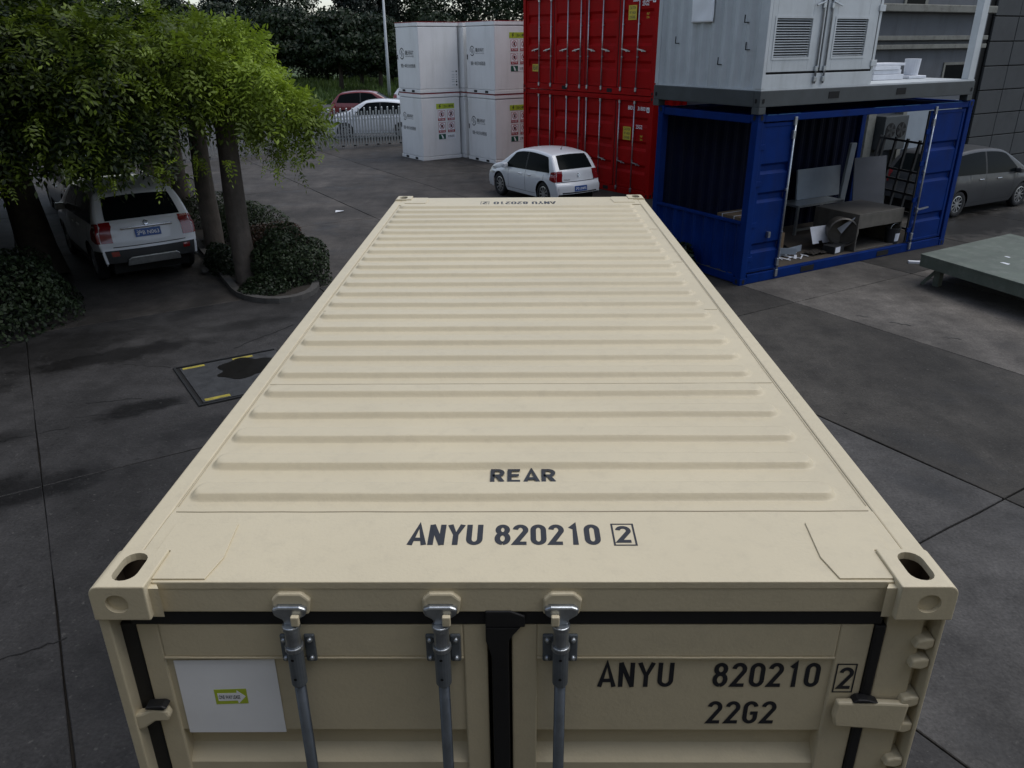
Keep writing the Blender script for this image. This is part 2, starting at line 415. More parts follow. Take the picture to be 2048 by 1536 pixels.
def quads(name, mat, V, T):
    nq = len(V)//4
    me = bpy.data.meshes.new(name); me.vertices.add(nq*4); me.vertices.foreach_set('co', V.astype('f').ravel())
    me.loops.add(nq*4); me.loops.foreach_set('vertex_index', np.arange(nq*4, dtype='i'))
    me.polygons.add(nq); me.polygons.foreach_set('loop_start', np.arange(0, nq*4, 4, dtype='i'))
    at = me.attributes.new('tint', 'FLOAT', 'FACE'); at.data.foreach_set('value', np.clip(T, 0, 1).astype('f'))
    me.materials.append(mat); me.update(); me.validate(); return me
def simple_leaves(name, mat, pos, nrm, tint, size, aspect=.55, spread=.8):
    n = len(pos); q = nrm + rng.normal(0, spread, (n, 3)); q /= np.linalg.norm(q, axis=1, keepdims=True)
    a = np.cross(q, rng.normal(0, 1, (n, 3))); a /= np.linalg.norm(a, axis=1, keepdims=True); b = np.cross(q, a)
    s = size*rng.uniform(.6, 1.3, (n, 1))
    V = np.stack([pos-a*s*.5, pos+b*s*aspect*.5+q*s*.08, pos+a*s*.5, pos-b*s*aspect*.5+q*s*.08], 1).reshape(-1, 3)
    return quads(name, mat, V, tint)
def lump(p, f=1.0, s=0.0):
    """cheap smooth noise, about -1..1"""
    x, y, z = p[:, 0]*f+s, p[:, 1]*f+1.7*s, p[:, 2]*f-s
    return (np.sin(1.9*x+1.3*np.sin(1.1*y)) + np.sin(2.3*y+1.7*np.sin(1.3*z)+.7) + np.sin(2.1*z+1.1*np.sin(1.7*x)+2.1))/3

# ================================================================== GROUND
gs = MB(); gs.box(-320, 320, -40, 420, -1.2, -.05)
ground = structure(obj('ground', gs, SOIL))
es, et = Vector((.848,.53,0)).normalized(), Vector((.53,-.848,0)).normalized()
s_lines = [-17.6,-14.4,-11.2,-8.0,-4.8,-1.45,3.1,6.3,9.5,12.7,15.9,19.1,22.3]
t_lines = [-37.5,-32.35,-27.2,-22.05,-16.9,-11.75,-6.6,-1.45,3.7,8.85]
yard = structure(link('yard', None)); yard.empty_display_size = .3
g_ = .008
for i in range(len(s_lines)-1):
    for j in range(len(t_lines)-1):
        s0, s1, t0, t1 = s_lines[i]+g_, s_lines[i+1]-g_, t_lines[j]+g_, t_lines[j+1]-g_
        c = es*(s0+s1)/2 + et*(t0+t1)/2
        if c.y > 35.2 or c.y < -7 or c.x < -25 or c.x > 20: continue
        k2 = .0045 if (c.x < -1 and c.y < 12) else 0
        mb = MB(); hs, ht = (s1-s0)/2+k2, (t1-t0)/2+k2
        M = Matrix((es, -et, Vector((0,0,1)))).transposed().to_4x4()
        pl_ = []
        for (ax, ay), (bx, by) in (((-hs,-ht),(hs,-ht)),((hs,-ht),(hs,ht)),((hs,ht),(-hs,ht)),((-hs,ht),(-hs,-ht))):
            for q in range(7):
                f = q/7; j = random.uniform(-.009, .003) if q else 0
                nx, ny = (0, 1) if ax != bx else (1, 0)
                sg = 1 if (ax != bx and ay > 0) or (ax == bx and ax > 0) else -1
                pl_.append((ax+(bx-ax)*f+nx*j*sg, ay+(by-ay)*f+ny*j*sg))
        mb.prism(pl_, -.06, 0, M)
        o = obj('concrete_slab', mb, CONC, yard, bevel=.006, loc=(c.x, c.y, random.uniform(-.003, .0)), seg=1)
        k = random.uniform(.84, 1.16)
        base = Vector((.074, .074, .078))
        if s_lines[i] >= 9.4 and c.x > 0 and c.y < 14: base = Vector((.205, .194, .183))
        elif s_lines[i] >= 6.2 and c.x > 1: base = Vector((.072, .068, .062))
        elif c.x > 1.5: base = Vector((.125, .124, .126))
        elif c.y > 12: base = Vector((.112, .104, .099))
        col = Vector((base.x*1.0, base.y*.965, base.z*.915))*k*(.44 if c.x > 1 or c.y > 12 else .37); o.color = (col.x, col.y, col.z, 1)
# cracks in the old slabs on the left
def ribbon(pts, wd, z=.003):
    mb = MB(); P = [Vector((p[0], p[1], z)) for p in pts]; a = []; b = []
    for i, p in enumerate(P):
        d = (P[min(i+1, len(P)-1)]-P[max(i-1, 0)]).normalized(); n_ = Vector((-d.y, d.x, 0))
        ww = wd*random.uniform(.25, .9); a.append(p+n_*ww/2); b.append(p-n_*ww/2)
    n = len(P); mb.add(a+b, [(i, i+1, n+i+1, n+i) for i in range(n-1)]); return mb
def wander(a, b, n=12, amp=.022):
    out_ = []
    for i in range(n+1):
        f = i/n; out_.append((a[0]+(b[0]-a[0])*f+random.uniform(-amp, amp), a[1]+(b[1]-a[1])*f+random.uniform(-amp, amp)))
    return out_
for a, b, wd in (((-3.9,2.35),(-3.35,2.68),.02),((-5.75,5.75),(-5.15,6.1),.016),((-4.1,8.6),(-3.5,9.6),.035),
                 ((-4.66,6.9),(-5.3,6.75),.02),((-4.05,6.75),(-5.2,6.35),.014),((-6.4,5.2),(-5.6,5.9),.012),((-4.7,7.9),(-5.4,8.0),.012)):
    o = obj('crack', ribbon(wander(a, b), wd), BLACK, yard)
# light scraped paint line on the right-hand slab and pale scuffs
for a, b, wd in (((5.7,9.6),(5.95,9.45),.05),((5.3,9.95),(5.5,9.86),.03),((6.2,8.95),(6.38,8.86),.05)):
    obj('scuff_mark', ribbon(wander(a, b, 7, .03), wd, .0035), KERBM, yard)
# road, verge and meadow beyond the gate
rd = MB(); rd.box(-120, 120, 34.9, 58, -.049, -.035); structure(obj('road', rd, FOLDER))
gr = MB(); gr.box(-150, 150, 58, 260, -.049, .03)
structure(obj('grass_field', gr, paint('meadow', (.055,.09,.022), .95, .35, .35, .4, 8)))
n = 26000
gp = np.stack([rng.uniform(-34, 6, n), 58+rng.uniform(0, 1, n)**1.6*45, np.full(n, .03)], 1)
hh = rng.uniform(.15, .45, (n, 1))*np.where(lump(gp, .5)[:, None] > .3, 1.8, 1)
dx = rng.normal(0, .12, (n, 2)); a = rng.uniform(0, math.pi, n)
wv = np.stack([np.cos(a), np.sin(a), np.zeros(n)], 1)*rng.uniform(.03, .08, (n, 1))
tip = gp + np.concatenate([dx, hh], 1)
V = np.stack([gp-wv, gp+wv, tip+wv*.3, tip-wv*.3], 1).reshape(-1, 3)
stuff(link('meadow_grass', quads('meadow_grass', GRASSL, V, rng.uniform(0, 1, n)*.7+.2*lump(gp, .3))))

# unseen wall added behind the camera to darken the container doors
mb = MB(); mb.box(-16, 18, -6.5, -4.6, 0, 7.4); mb.box(-16, 18, -4.6, -4.3, 7.1, 7.4); structure(obj('wall', mb, paint('unseen_wall_paint', (.36,.32,.24), .85, .2, 2)))
# steel cover plate in the left slab
c0, c1, c2 = Vector((-4.66,7.83,0)), Vector((-3.82,8.35,0)), Vector((-3.85,6.63,0))
ex = (c1-c0).normalized(); ey = (c2-c0).normalized()
cov = thing('cover_plate', 'square steel pit cover with yellow corner strips and oil stain beside beige container', 'pit cover', c0)
def para(mb, a0, a1, b0, b1, z0, z1):
    vs = [ex*a+ey*b+Vector((0,0,z)) for z in (z0, z1) for b in (b0, b1) for a in (a0, a1)]
    mb.add(vs, [(0,2,3,1),(4,5,7,6),(0,1,5,4),(2,6,7,3),(0,4,6,2),(1,3,7,5)])
LX, LY = 1.35, 1.44
mb = MB(); para(mb, .07, LX, .07, LY-.07, .0, .016); obj('plate', mb, PLATED, cov)
mb = MB(); para(mb, 0, LX, 0, .03, 0, .02); para(mb, 0, LX, LY-.03, LY, 0, .02); para(mb, 0, .03, .03, LY-.03, 0, .02); obj('rim', mb, TRIM, cov)
mb = MB(); para(mb, .03, LX, .03, .07, 0, .004); para(mb, .03, LX, LY-.07, LY-.03, 0, .004); para(mb, .03, .07, .07, LY-.07, 0, .004); obj('gap', mb, BLACK, cov)
for q in ((.10,.38,.09,.15),(.75,1.02,.09,.15),(.10,.40,LY-.17,LY-.10)):
    mb = MB(); para(mb, *q, .016, .0185); obj('yellow_strip', mb, FADED, cov)
oil = MB(); cen = ex*.86+ey*.52; pts = []
for k in range(40):
    an = 2*math.pi*k/40; rr = .36*(1+.13*math.sin(3*an+1)+.08*math.sin(7*an)+random.uniform(-.05,.05))
    pts.append(cen+ex*rr*1.15*math.cos(an)+ey*rr*math.sin(an)*.95+Vector((0,0,.0205)))
oil.add([cen+Vector((0,0,.0205))]+pts, [(0, 1+k, 1+(k+1) % 40) for k in range(40)])
obj('oil_stain', oil, paint('oil', (.006,.005,.004), .35, .3, 8), cov)

# ================================================================== BEIGE CONTAINER
W2, LEN, TOP = 1.219, 6.058, 2.591
bc = thing('shipping_container', 'new beige shipping container in the foreground, roof and rear doors seen from above', 'shipping container')
# roof sheet with 25 pressed ribs
ZR = 2.581
def pill(x, y):
    """signed depth inside the nearest rib"""
    k = round((y-.528)/.2095); k = min(24, max(0, k)); cy = .528+.2095*k; hx, hy, rr = 1.100, .058, .052
    qx, qy = abs(x+.03)-(hx-rr), abs(y-cy)-(hy-rr)
    return rr - (math.hypot(max(qx, 0), max(qy, 0)) + min(max(qx, qy), 0))
xs = [-1.145] + [-1.132+.0042*i for i in range(22)] + list(np.linspace(-1.03, .97, 24)) + [.982+.0042*i for i in range(22)] + [1.085, 1.145]
ysg = [.405]
for k in range(25):
    cy = .528+.2095*k
    ysg += [cy+q for q in (-.064,-.0575,-.0555,-.050,-.044,-.038,-.036,-.028,-.014,0,.014,.028,.036,.038,.044,.050,.0555,.0575,.064)] + ([cy+.105] if k < 24 else [])
ysg += [5.64]
P = []
for y in ysg:
    row = []
    for x in xs:
        d = max(0, min(1, (pill(x, y)-.0015)/.020))
        z = ZR-.0105 + .0215*d + .0022*mnoise.noise(Vector((x*1.7, y*2.3, 3))) + .0010*mnoise.noise(Vector((x*6, y*7, 9)))
        row.append((x, y, z))
    P.append(row)
obj('roof_sheet', MB().grid(P), BEIGE, bc, smooth=True, fix=True)
# header plates (front and far), side rails
for nm, y0, y1 in (('roof_header_plate', .04, .40), ('roof_header_plate', 5.645, 6.02)):
    ya, yb = (.04, .18) if y0 < 1 else (LEN-.04, LEN-.18); yc = y1 if y0 < 1 else y0
    mb = MB(); mb.prism([(-1.055,ya),(1.055,ya),(1.055,yb),(1.144,yb),(1.144,yc),(-1.144,yc),(-1.144,yb),(-1.055,yb)], ZR-.03, ZR-.004); obj(nm, mb, BEIGE, bc, bevel=.003)
for s in (-1, 1):
    mb = MB(); xa, xb = sorted((s*1.146, s*1.214)); mb.box(xa, xb, .178, LEN-.178, ZR-.07, ZR-.006); obj('top_side_rail', mb, BEIGE, bc, bevel=.006)
    mb = MB(); pts = [(s*1.139+random.uniform(-.0015, .0015), .44+k*.37, ZR-.0082) for k in range(15)]
    for a, b in zip(pts[:-1], pts[1:]): mb.bar(a, b, .0016, .0012)
    stuff(obj('weld_bead', mb, SEAM, bc))
    # corner gusset plates, front and far
    for f in (0, 1):
        mb = MB(); poly = [(1.057,.05),(.905,.05),(.885,.15),(.90,.33),(1.10,.33),(1.10,.185),(1.057,.185)]
        poly = [(s*x, y if not f else LEN-y) for x, y in poly]
        mb.prism(poly, ZR-.004, ZR+.001); obj('corner_gusset', mb, BEIGE, bc, bevel=.0015)
for y in (.402, 1.450, 2.498, 3.545, 4.592, 5.64):
    mb = MB(); end = y in (.402, 5.64); n_ = 26
    pts = [(-1.13+2.26*k/n_, y+random.uniform(-.0012, .0012), (ZR-.0042 if end else ZR-.0085)) for k in range(n_+1)]
    for a, b in zip(pts[:-1], pts[1:]): mb.bar(a, b, .0042 if y == .402 else .0014, .0016)
    stuff(obj('weld_seam', mb, SEAL if end else SEAM, bc))
# corner castings with real apertures
def boolean_cut(base, cutter):
    m = base.modifiers.new('cut', 'BOOLEAN'); m.operation = 'DIFFERENCE'; m.object = cutter; m.solver = 'EXACT'; m.material_mode = 'TRANSFER'
def stadium(hx, hy, n=8):
    r_ = min(hx, hy); out_ = []
    if hx <= hy: cs = [((0, hy-r_), 0, 180), ((0, -(hy-r_)), 180, 360)]
    else: cs = [((hx-r_, 0), -90, 90), ((-(hx-r_), 0), 90, 270)]
    for (cx, cy), a0, a1 in cs:
        for i in range(n+1):
            a = R(a0+(a1-a0)*i/n); out_.append((cx+r_*math.cos(a), cy+r_*math.sin(a)))
    return out_
def casting_mesh():
    # local: x 0..0.162 inward from outer face at x=0, y 0..0.178 inward from end, z -0.118..0
    mb = MB(); sec = [(0, -.118), (.162, -.118), (.162, 0)] + [(.030-.030*math.sin(R(a)), -.030+.030*math.cos(R(a))) for a in (0, 15, 30, 45, 60, 75, 90)]
    n = len(sec); mb.add([(x, 0, z) for x, z in sec]+[(x, .178, z) for x, z in sec], [tuple(range(n)), tuple(range(2*n-1, n-1, -1))]+[(i, n+i, n+(i+1) % n, (i+1) % n) for i in range(n)])
    base = obj('corner_casting', mb, BEIGE)
    bv = base.modifiers.new('b', 'BEVEL'); bv.width = .004; bv.segments = 2; bv.limit_method = 'ANGLE'; bv.angle_limit = R(40)
    cs = []
    c = MB(); c.prism(stadium(.036, .066), -.06, .02, Matrix.Translation((.082, .094, 0))); cs.append(obj('c1', c, BEIGE))
    c = MB(); c.prism(stadium(.033, .031, 12), -.013, .022, frame((.075, 0, -.060), (1,0,0), (0,0,1))); cs.append(obj('c2', c, BEIGE))
    c = MB(); c.prism(stadium(.028, .045), -.02, .022, frame((0, .09, -.058), (0,-1,0), (0,0,1))); cs.append(obj('c3', c, BEIGE))
    c = MB(); c.box(.018, .142, .020, .160, -.100, -.024); cs.append(obj('c4', c, CAVITY))
    for q in cs: boolean_cut(base, q)
    dg = bpy.context.evaluated_depsgraph_get(); dg.update()
    me = bpy.data.meshes.new_from_object(base.evaluated_get(dg)); me.name = 'corner_casting'
    if not me.materials: me.materials.append(BEIGE)
    for q in cs+[base]: bpy.data.objects.remove(q)
    return me
CAST = casting_mesh()
CASTM = CAST.copy(); CASTM.transform(Matrix.Scale(-1, 4, (1,0,0))); CASTM.flip_normals()
def castings(parent, L_, W_, zs, mats=None):
    """castings at the eight corners of a box x 0..L? here x = width axis, y = length axis"""
    for z, up in zs:
        for sx in (-1, 1):
            for f in (0, 1):
                me = CAST if (sx < 0) != bool(f) else CASTM
                o = link('corner_casting', me, parent, (sx*W_/2, f*L_, z), (0, 0, math.pi*f))
                if not up: o.scale = (1, 1, -1)
                yield o
for o in castings(bc, LEN, 2*W2, ((TOP, True), (0, False))): pass
# the two far castings sit on the same corners; side walls, end wall, floor
def corr(Lc, H, pitch=.278, depth=.036, n=None):
    """trapezoid corrugation along x, returns points (x, y) starting at 0"""
    pts = []; x = 0; f = .072; sl_ = .068
    n = max(1, round(Lc/pitch)); p = Lc/n
    for i in range(n):
        a = i*p; pts += [(a, 0), (a+p*.26, 0), (a+p*.5, depth), (a+p*.76, depth)]
    pts.append((Lc, 0)); return pts
def corrwall(name, parent, mat, origin, dirx, inward, Lc, z0, z1, pitch=.278, depth=.036, label=None):
    dx = Vector(dirx); iy = Vector(inward); o = Vector(origin)
    P = [[tuple(o+dx*x+iy*y+Vector((0,0,z))) for (x, y) in corr(Lc, 1, pitch, depth)] for z in (z0, z1)]
    return obj(name, MB().grid(P), mat, parent, label=label)
for s in (-1, 1):
    corrwall('side_wall', bc, BEIGE, (s*1.19, .16, 0), (0,1,0), (-s,0,0), LEN-.32, .16, ZR-.06)
    mb = MB(); xa, xb = sorted((s*1.155, s*1.215)); mb.box(xa, xb, .178, LEN-.178, .02, .17); obj('bottom_side_rail', mb, BEIGE, bc, bevel=.006)
    mb = MB(); xa, xb = sorted((s*1.06, s*1.215)); mb.box(xa, xb, LEN-.10, LEN-.004, .118, TOP-.118); obj('corner_post', mb, BEIGE, bc, bevel=.006)
corrwall('end_wall', bc, BEIGE, (-1.06, LEN-.03, 0), (1,0,0), (0,-1,0), 2.12, .14, ZR-.03)
mb = MB(); mb.box(-1.15, 1.15, .1, LEN-.1, .12, .17); obj('floor', mb, PLYWOOD, bc)
mb = MB(); mb.box(-1.06, 1.06, LEN-.09, LEN-.01, .02, .14); obj('bottom_end_rail', mb, BEIGE, bc)
# rear frame: header, sill, posts
mb = MB(); mb.box(-1.062, 1.062, .042, .12, 2.468, ZR-.0045); obj('door_header', mb, BEIGE, bc, bevel=.004)
mb = MB(); mb.box(-1.062, 1.062, .03, .12, .02, .16); obj('door_sill', mb, BEIGE, bc, bevel=.004)
for s in (-1, 1):   # little wedge where header meets casting
    mb = MB(); xa = s*1.062; mb.prism([(0,0),(-s*.035,0.0),(0,-.0)][:2]+[(0,.05)], 2.47, 2.57, Matrix.Translation((xa, .02, 0))); obj('casting_gusset', mb, BEIGE, bc)
zb_, zt_ = .118, TOP-.118
mb = MB(); mb.box(-1.218, -1.188, .012, .16, zb_, zt_); mb.box(-1.188, -1.148, .10, .16, zb_, zt_); obj('rear_corner_post', mb, BEIGE, bc, bevel=.004)
mb = MB(); mb.box(1.070, 1.178, .052, .16, zb_, zt_); mb.box(1.178, 1.207, .085, .16, zb_, zt_); mb.box(1.207, 1.2185, .022, .16, zb_, zt_); obj('rear_corner_post', mb, BEIGE, bc, bevel=.004)
# doors: horizontally grooved sheets
def door_profile(z0, z1, grooves, y0=.062, dep=.042):
    pr = [(z1, y0-.006), (2.287, y0-.006), (2.283, y0)]
    for g in grooves:
        pr += [(g, y0), (g-.042, y0+dep), (g-.10, y0+dep), (g-.145, y0)]
    pr.append((z0, y0)); return pr
GRV = [1.985, 1.44, .92, .50]
for nm, xa, xb, ia, ib in (('door', -1.140, -.100, -1.075, -.172), ('door', -.028, 1.036, .048, .938)):
    mb = MB(); pr = door_profile(.19, 2.413, GRV)
    d = obj(nm, mb.grid([[(x, y, z) for z, y in pr] for x in (ia, ib)]), BEIGE, bc)
    fr = MB(); fr.box(xa, ia, .054, .11, .17, 2.413); fr.box(ib, xb, .054, .11, .17, 2.413)
    fr.box(ia, ib, .0535, .11, 2.29, 2.413); fr.box(ia, ib, .054, .11, .17, .2)
    obj('door_frame', fr, BEIGE, d, bevel=.005)
    mb = MB(); x = ia
    while x < ib:
        l = random.uniform(.05, .2); mb.box(x, min(ib, x+l), .050, .056, 2.284, 2.288+random.uniform(0, .002)); x += l
    stuff(obj('weld_bead', mb, BEIGE, d))
# gaskets
mb = MB()
mb.box(-1.150, 1.055, .050, .085, 2.414, 2.467); obj('top_gasket', mb, RUBBER, bc, bevel=.006)
mb = MB(); mb.box(-1.190, -1.141, .058, .098, .17, 2.413); obj('side_gasket', mb, RUBBER, bc, bevel=.006)
mb = MB(); mb.box(1.037, 1.069, .046, .09, .17, 2.4135); obj('side_gasket', mb, RUBBER, bc, bevel=.006)
mb = MB(); mb.prism([(-.098,2.34),(-.088,2.30),(-.086,.17),(-.034,.17),(-.036,2.36),(-.022,2.385),(0.0,2.4135),(-.104,2.4135),(-.104,2.36)], -.098, -.038, frame((0,0,0),(1,0,0),(0,0,1)))
obj('centre_gasket', mb, RUBBER, bc, bevel=.004)
mb = MB(); mb.prism([(-.104,2.416),(-.104,2.474),(-.03,2.474),(.012,2.455),(.012,2.416)], -.049, -.036, frame((0,0,0),(1,0,0),(0,0,1)))
obj('gasket_flap', mb, RUBBER, bc, bevel=.004)
# locking bars
def locking_bar(x, hand):
    rod = MB(); rod.tube([(x, .016, .06), (x, .016, 2.30)], .0172, 16); rd_ = obj('locking_bar', rod, RODM, bc, smooth=True)
    sl_ = MB(); sl_.tube([(x, .016, 2.225), (x, .016, 2.355)], .0235, 18); obj('guide_sleeve', sl_, BRKT, rd_, smooth=False, bevel=.004)
    cl = MB(); cl.tube([(x, .016, 2.355), (x, .016, 2.372)], .0275, 18); cl.tube([(x, .016, 2.372), (x, .016, 2.43)], .022, 18); cl.tube([(x,.016,2.43),(x,.016,2.447)], .026, 18)
    obj('collar', cl, GALV, rd_, smooth=False, bevel=.003)
    br = MB()
    for sx in (-1, 1):
        br.prism([(sx*.020, -.055), (sx*.052, -.055), (sx*.052, .045), (sx*.020, .045)][::sx], -.056, -.044, frame((x, 0, 2.335), (1,0,0), (0,0,1)))
    obj('guide_bracket', br, BRKT, rd_, bevel=.005)
    bt = MB()
    for sx in (-1, 1):
        for zz in (2.297, 2.365): bt.lathe([(.0001, .012), (.006, .010), (.009, .004), (.009, 0)], 10, frame((x+sx*.038, .044, zz), (1,0,0), (0,0,1)))
    obj('bolt', bt, GALV, rd_, smooth=True)
    hl = MB()
    for zz in (2.335, 2.262): hl.lathe([(.0001, .001), (.005, .001)], 10, frame((x-.002, -.0105, zz), (1,0,0), (0,0,1)))
    obj('rivet_hole', hl, BLACK, rd_)
    # cam: anvil shape
    cam_ = MB(); cam_.prism([(-.020,0),(.020,0),(.022,.018),(.046,.034),(.05,.056),(.03,.064),(-.03,.064),(-.05,.056),(-.046,.034),(-.022,.018)], -.036, .004, frame((x, .016, 2.444), (1,0,0), (0,0,1)))
    obj('cam', cam_, GALV, rd_, bevel=.006)
    kp = MB(); kp.prism([(-.052,-.022),(-.052,.030),(-.030,.052),(.036,.052),(.060,.028),(.052,-.022),(.030,-.022),(.032,.012),(-.034,.012),(-.034,-.022)], -.04, .012, frame((x, .040, 2.492), (1,0,0), (0,0,1)))
    obj('cam_keeper', kp, BEIGE, bc, bevel=.006)
    tg = MB(); tg.box(x+hand*.018-.012, x+hand*.018+.012, -.004, .012, 2.452, 2.486); obj('keeper_tongue', tg, BEIGE, rd_, bevel=.004)
for x, h in ((-.664, 1), (-.231, 1), (.116, -1)): locking_bar(x, h)
# hinges
def hinge(s, z, full=True):
    xi, xo = (s*.965, s*1.172); mb = MB()
    if s > 0:
        mb.prism([(.955,-.005),(.965,-.045),(1.05,-.052),(1.12,-.060),(1.172,-.066),(1.180,.045),(1.10,.050),(1.03,.052),(.96,.052)], -.046, -.022, frame((0,0,z),(1,0,0),(0,0,1)))
    else:
        mb.prism([(-1.082,0),(-1.09,.022),(-1.13,.030),(-1.17,.010),(-1.222,-.004),(-1.216,-.062),(-1.17,-.052),(-1.13,-.020),(-1.09,-.020)], -.046, -.016, frame((0,0,z),(1,0,0),(0,0,1)))
    o = obj('hinge', mb, BEIGE, bc, bevel=.007)
    mb = MB()
    if s > 0: mb.prism([(1.005,.052),(1.02,.066),(1.05,.064),(1.085,.052)], -.052, -.02, frame((0,0,z),(1,0,0),(0,0,1)))
    else: mb.prism([(-1.155,.030),(-1.15,.040),(-1.10,.043),(-1.085,.034),(-1.10,.026)], -.05, -.014, frame((0,0,z),(1,0,0),(0,0,1)))
    obj('hinge_pad', mb, RUBBER, o, bevel=.004)
for z in (2.085, 1.55, .95, .40):
    hinge(1, z); hinge(-1, z)
for z in (2.36, 2.285, 2.135, 2.03, 1.88, 1.80, 1.60, 1.50, 1.0, .9, .45, .35):
    mb = MB(); mb.prism([(1.150,-.014),(1.158,.012),(1.180,.020),(1.2065,.020),(1.2065,-.010),(1.185,-.020)], -.086, -.026, frame((0,0,z),(1,0,0),(0,0,1)))
    obj('hinge_lug', mb, BEIGE, bc, bevel=.006)
# markings: rear doors
DM = lambda x0, z0: (lambda a, b, l: (x0+a, .0532-l, z0+b))
DM2 = lambda x0, z0: (lambda a, b, l: (x0+a, .0612-l, z0+b))
obj('serial_number', stencil('ANYU', DM2(.238, 2.164), .096, .226), INK, bc, fix=False)
obj('serial_number', stencil('820210', DM2(.585, 2.164), .096, .322), INK, bc, fix=False)
obj('check_digit', stencil('2', DM(.962, 2.164), .086, .043, gap=0), INK, bc, fix=False)
obj('check_digit_box', boxed(DM(0, 0), .950, 1.012, 2.150, 2.264, .0045), INK, bc, fix=False)
obj('size_code', stencil('22G2', DM2(.581, 2.012), .094, .212), INK, bc, fix=False)
# roof markings
RM = lambda x0, y0: (lambda a, b, l: (x0+a, y0+b, ZR-.0042+l*1.6))
RM2 = lambda x0, y0: (lambda a, b, l: (x0+a, y0+b, ZR-.0062+l*2))
FM = lambda x0, y0: (lambda a, b, l: (x0-a, y0-b, ZR-.0042+l*1.6))
obj('roof_number', stencil('ANYU', RM(-.342, .217), .108, .222, th=.16), INK, bc, fix=False)
obj('roof_number', stencil('820210', RM(-.078, .217), .108, .322, th=.16), INK, bc, fix=False)
obj('roof_check_digit', stencil('2', RM(.297, .228), .088, .046, gap=0, th=.17), INK, bc, fix=False)
obj('check_digit_box', boxed(RM(0, 0), .284, .356, .212, .330, .006), INK, bc, fix=False)
obj('roof_marking', stencil('REAR', RM2(-.105, .590), .088, .228, th=.17), INK, bc, fix=False)
obj('roof_number', stencil('ANYU', FM(.342, 5.80), .13, .222, th=.14), INK, bc, fix=False)
obj('roof_number', stencil('820210', FM(.078, 5.80), .13, .322, th=.14), INK, bc, fix=False)
obj('roof_check_digit', stencil('2', FM(-.305, 5.79), .11, .046, gap=0, th=.15), INK, bc, fix=False)
obj('check_digit_box', boxed(FM(0, 0), -.290, -.370, 5.80-5.80-.015+5.8-5.8, .125, .006) if False else boxed(lambda a, b, l: (-a, 5.80-b, ZR-.0042+l*1.6), .290, .372, -.012, .135, .006), INK, bc, fix=False)
# sticker (its square code is left out)
stk = thing('door_sticker', 'white square sticker with lime arrow label on the left container door', 'sticker', (0, .0595, 0))
SM = frame((0,0,0), (1,0,0), (0,0,1))
mb = MB(); mb.prism([(-1.055,1.974),(-.747,1.976),(-.747,2.276),(-1.055,2.270)], .0, .0012, SM); obj('sheet', mb, WHITE, stk)
mb = MB(); mb.prism([(-.951,2.094),(-.850,2.098),(-.850,2.158),(-.951,2.154)], .0013, .0018, SM); obj('label_panel', mb, LIME, stk)
mb = MB(); mb.prism([(-.942,2.108),(-.882,2.110),(-.880,2.098),(-.855,2.127),(-.880,2.152),(-.882,2.141),(-.942,2.139)], .0019, .0023, SM); obj('arrow', mb, WHITE, stk)
text('ONE WAY LEASE', .066, .015, INK, stk, frame((-.9055, -.0028, 2.1245), (1,0,.01), (0,0,1)), bold=.01)
# ================================================================== BOX CONTAINERS, shared builders
TH = R(30.5); UO = Vector((3.89, 11.58, 0))
U_ = Vector((math.cos(TH), math.sin(TH), 0)); V_ = Vector((-U_.y, U_.x, 0))
def uv(u, v, z=0): return UO + U_*u + V_*v + Vector((0,0,z))
def frontf(x, z, y=0): return frame((x, y, z), (1,0,0), (0,0,1))      # local wall facing -y
def simple_castings(parent, L_, W_, H_, mat, z0=0, sz=.16):
    mb_ = {}
    for x in (0, L_-sz):
        for y in (0, W_-sz):
            for z in (z0, z0+H_-.12):
                m = MB(); m.box(x-.004, x+sz+.004, y-.004, y+sz+.004, z-.003, z+.123); c = obj('corner_casting', m, mat, parent, bevel=.008)
                h = MB(); h.prism(stadium(.028, .042), 0, .003, frontf(x+sz/2, z+.06, y-.0045)); 
                ex_ = x-.0045 if x == 0 else x+sz+.0045
                h.prism(stadium(.03, .042), 0, .003, frame((ex_, y+sz/2, z+.06), (0, -1 if x == 0 else 1, 0), (0,0,1)))
                obj('aperture', h, BLACK, c)
def groove_panel(mb, x0, x1, z0, z1, grooves, y0, dep=.03, gh=.14):
    pr = [(z1, y0)]
    for g in sorted(grooves, reverse=True):
        if g > z1-.02 or g-gh < z0: continue
        pr += [(g, y0), (g-gh*.25, y0+dep), (g-gh*.72, y0+dep), (g-gh, y0)]
    pr.append((z0, y0)); return mb.grid([[(x, y, z) for z, y in pr] for x in (x0, x1)])

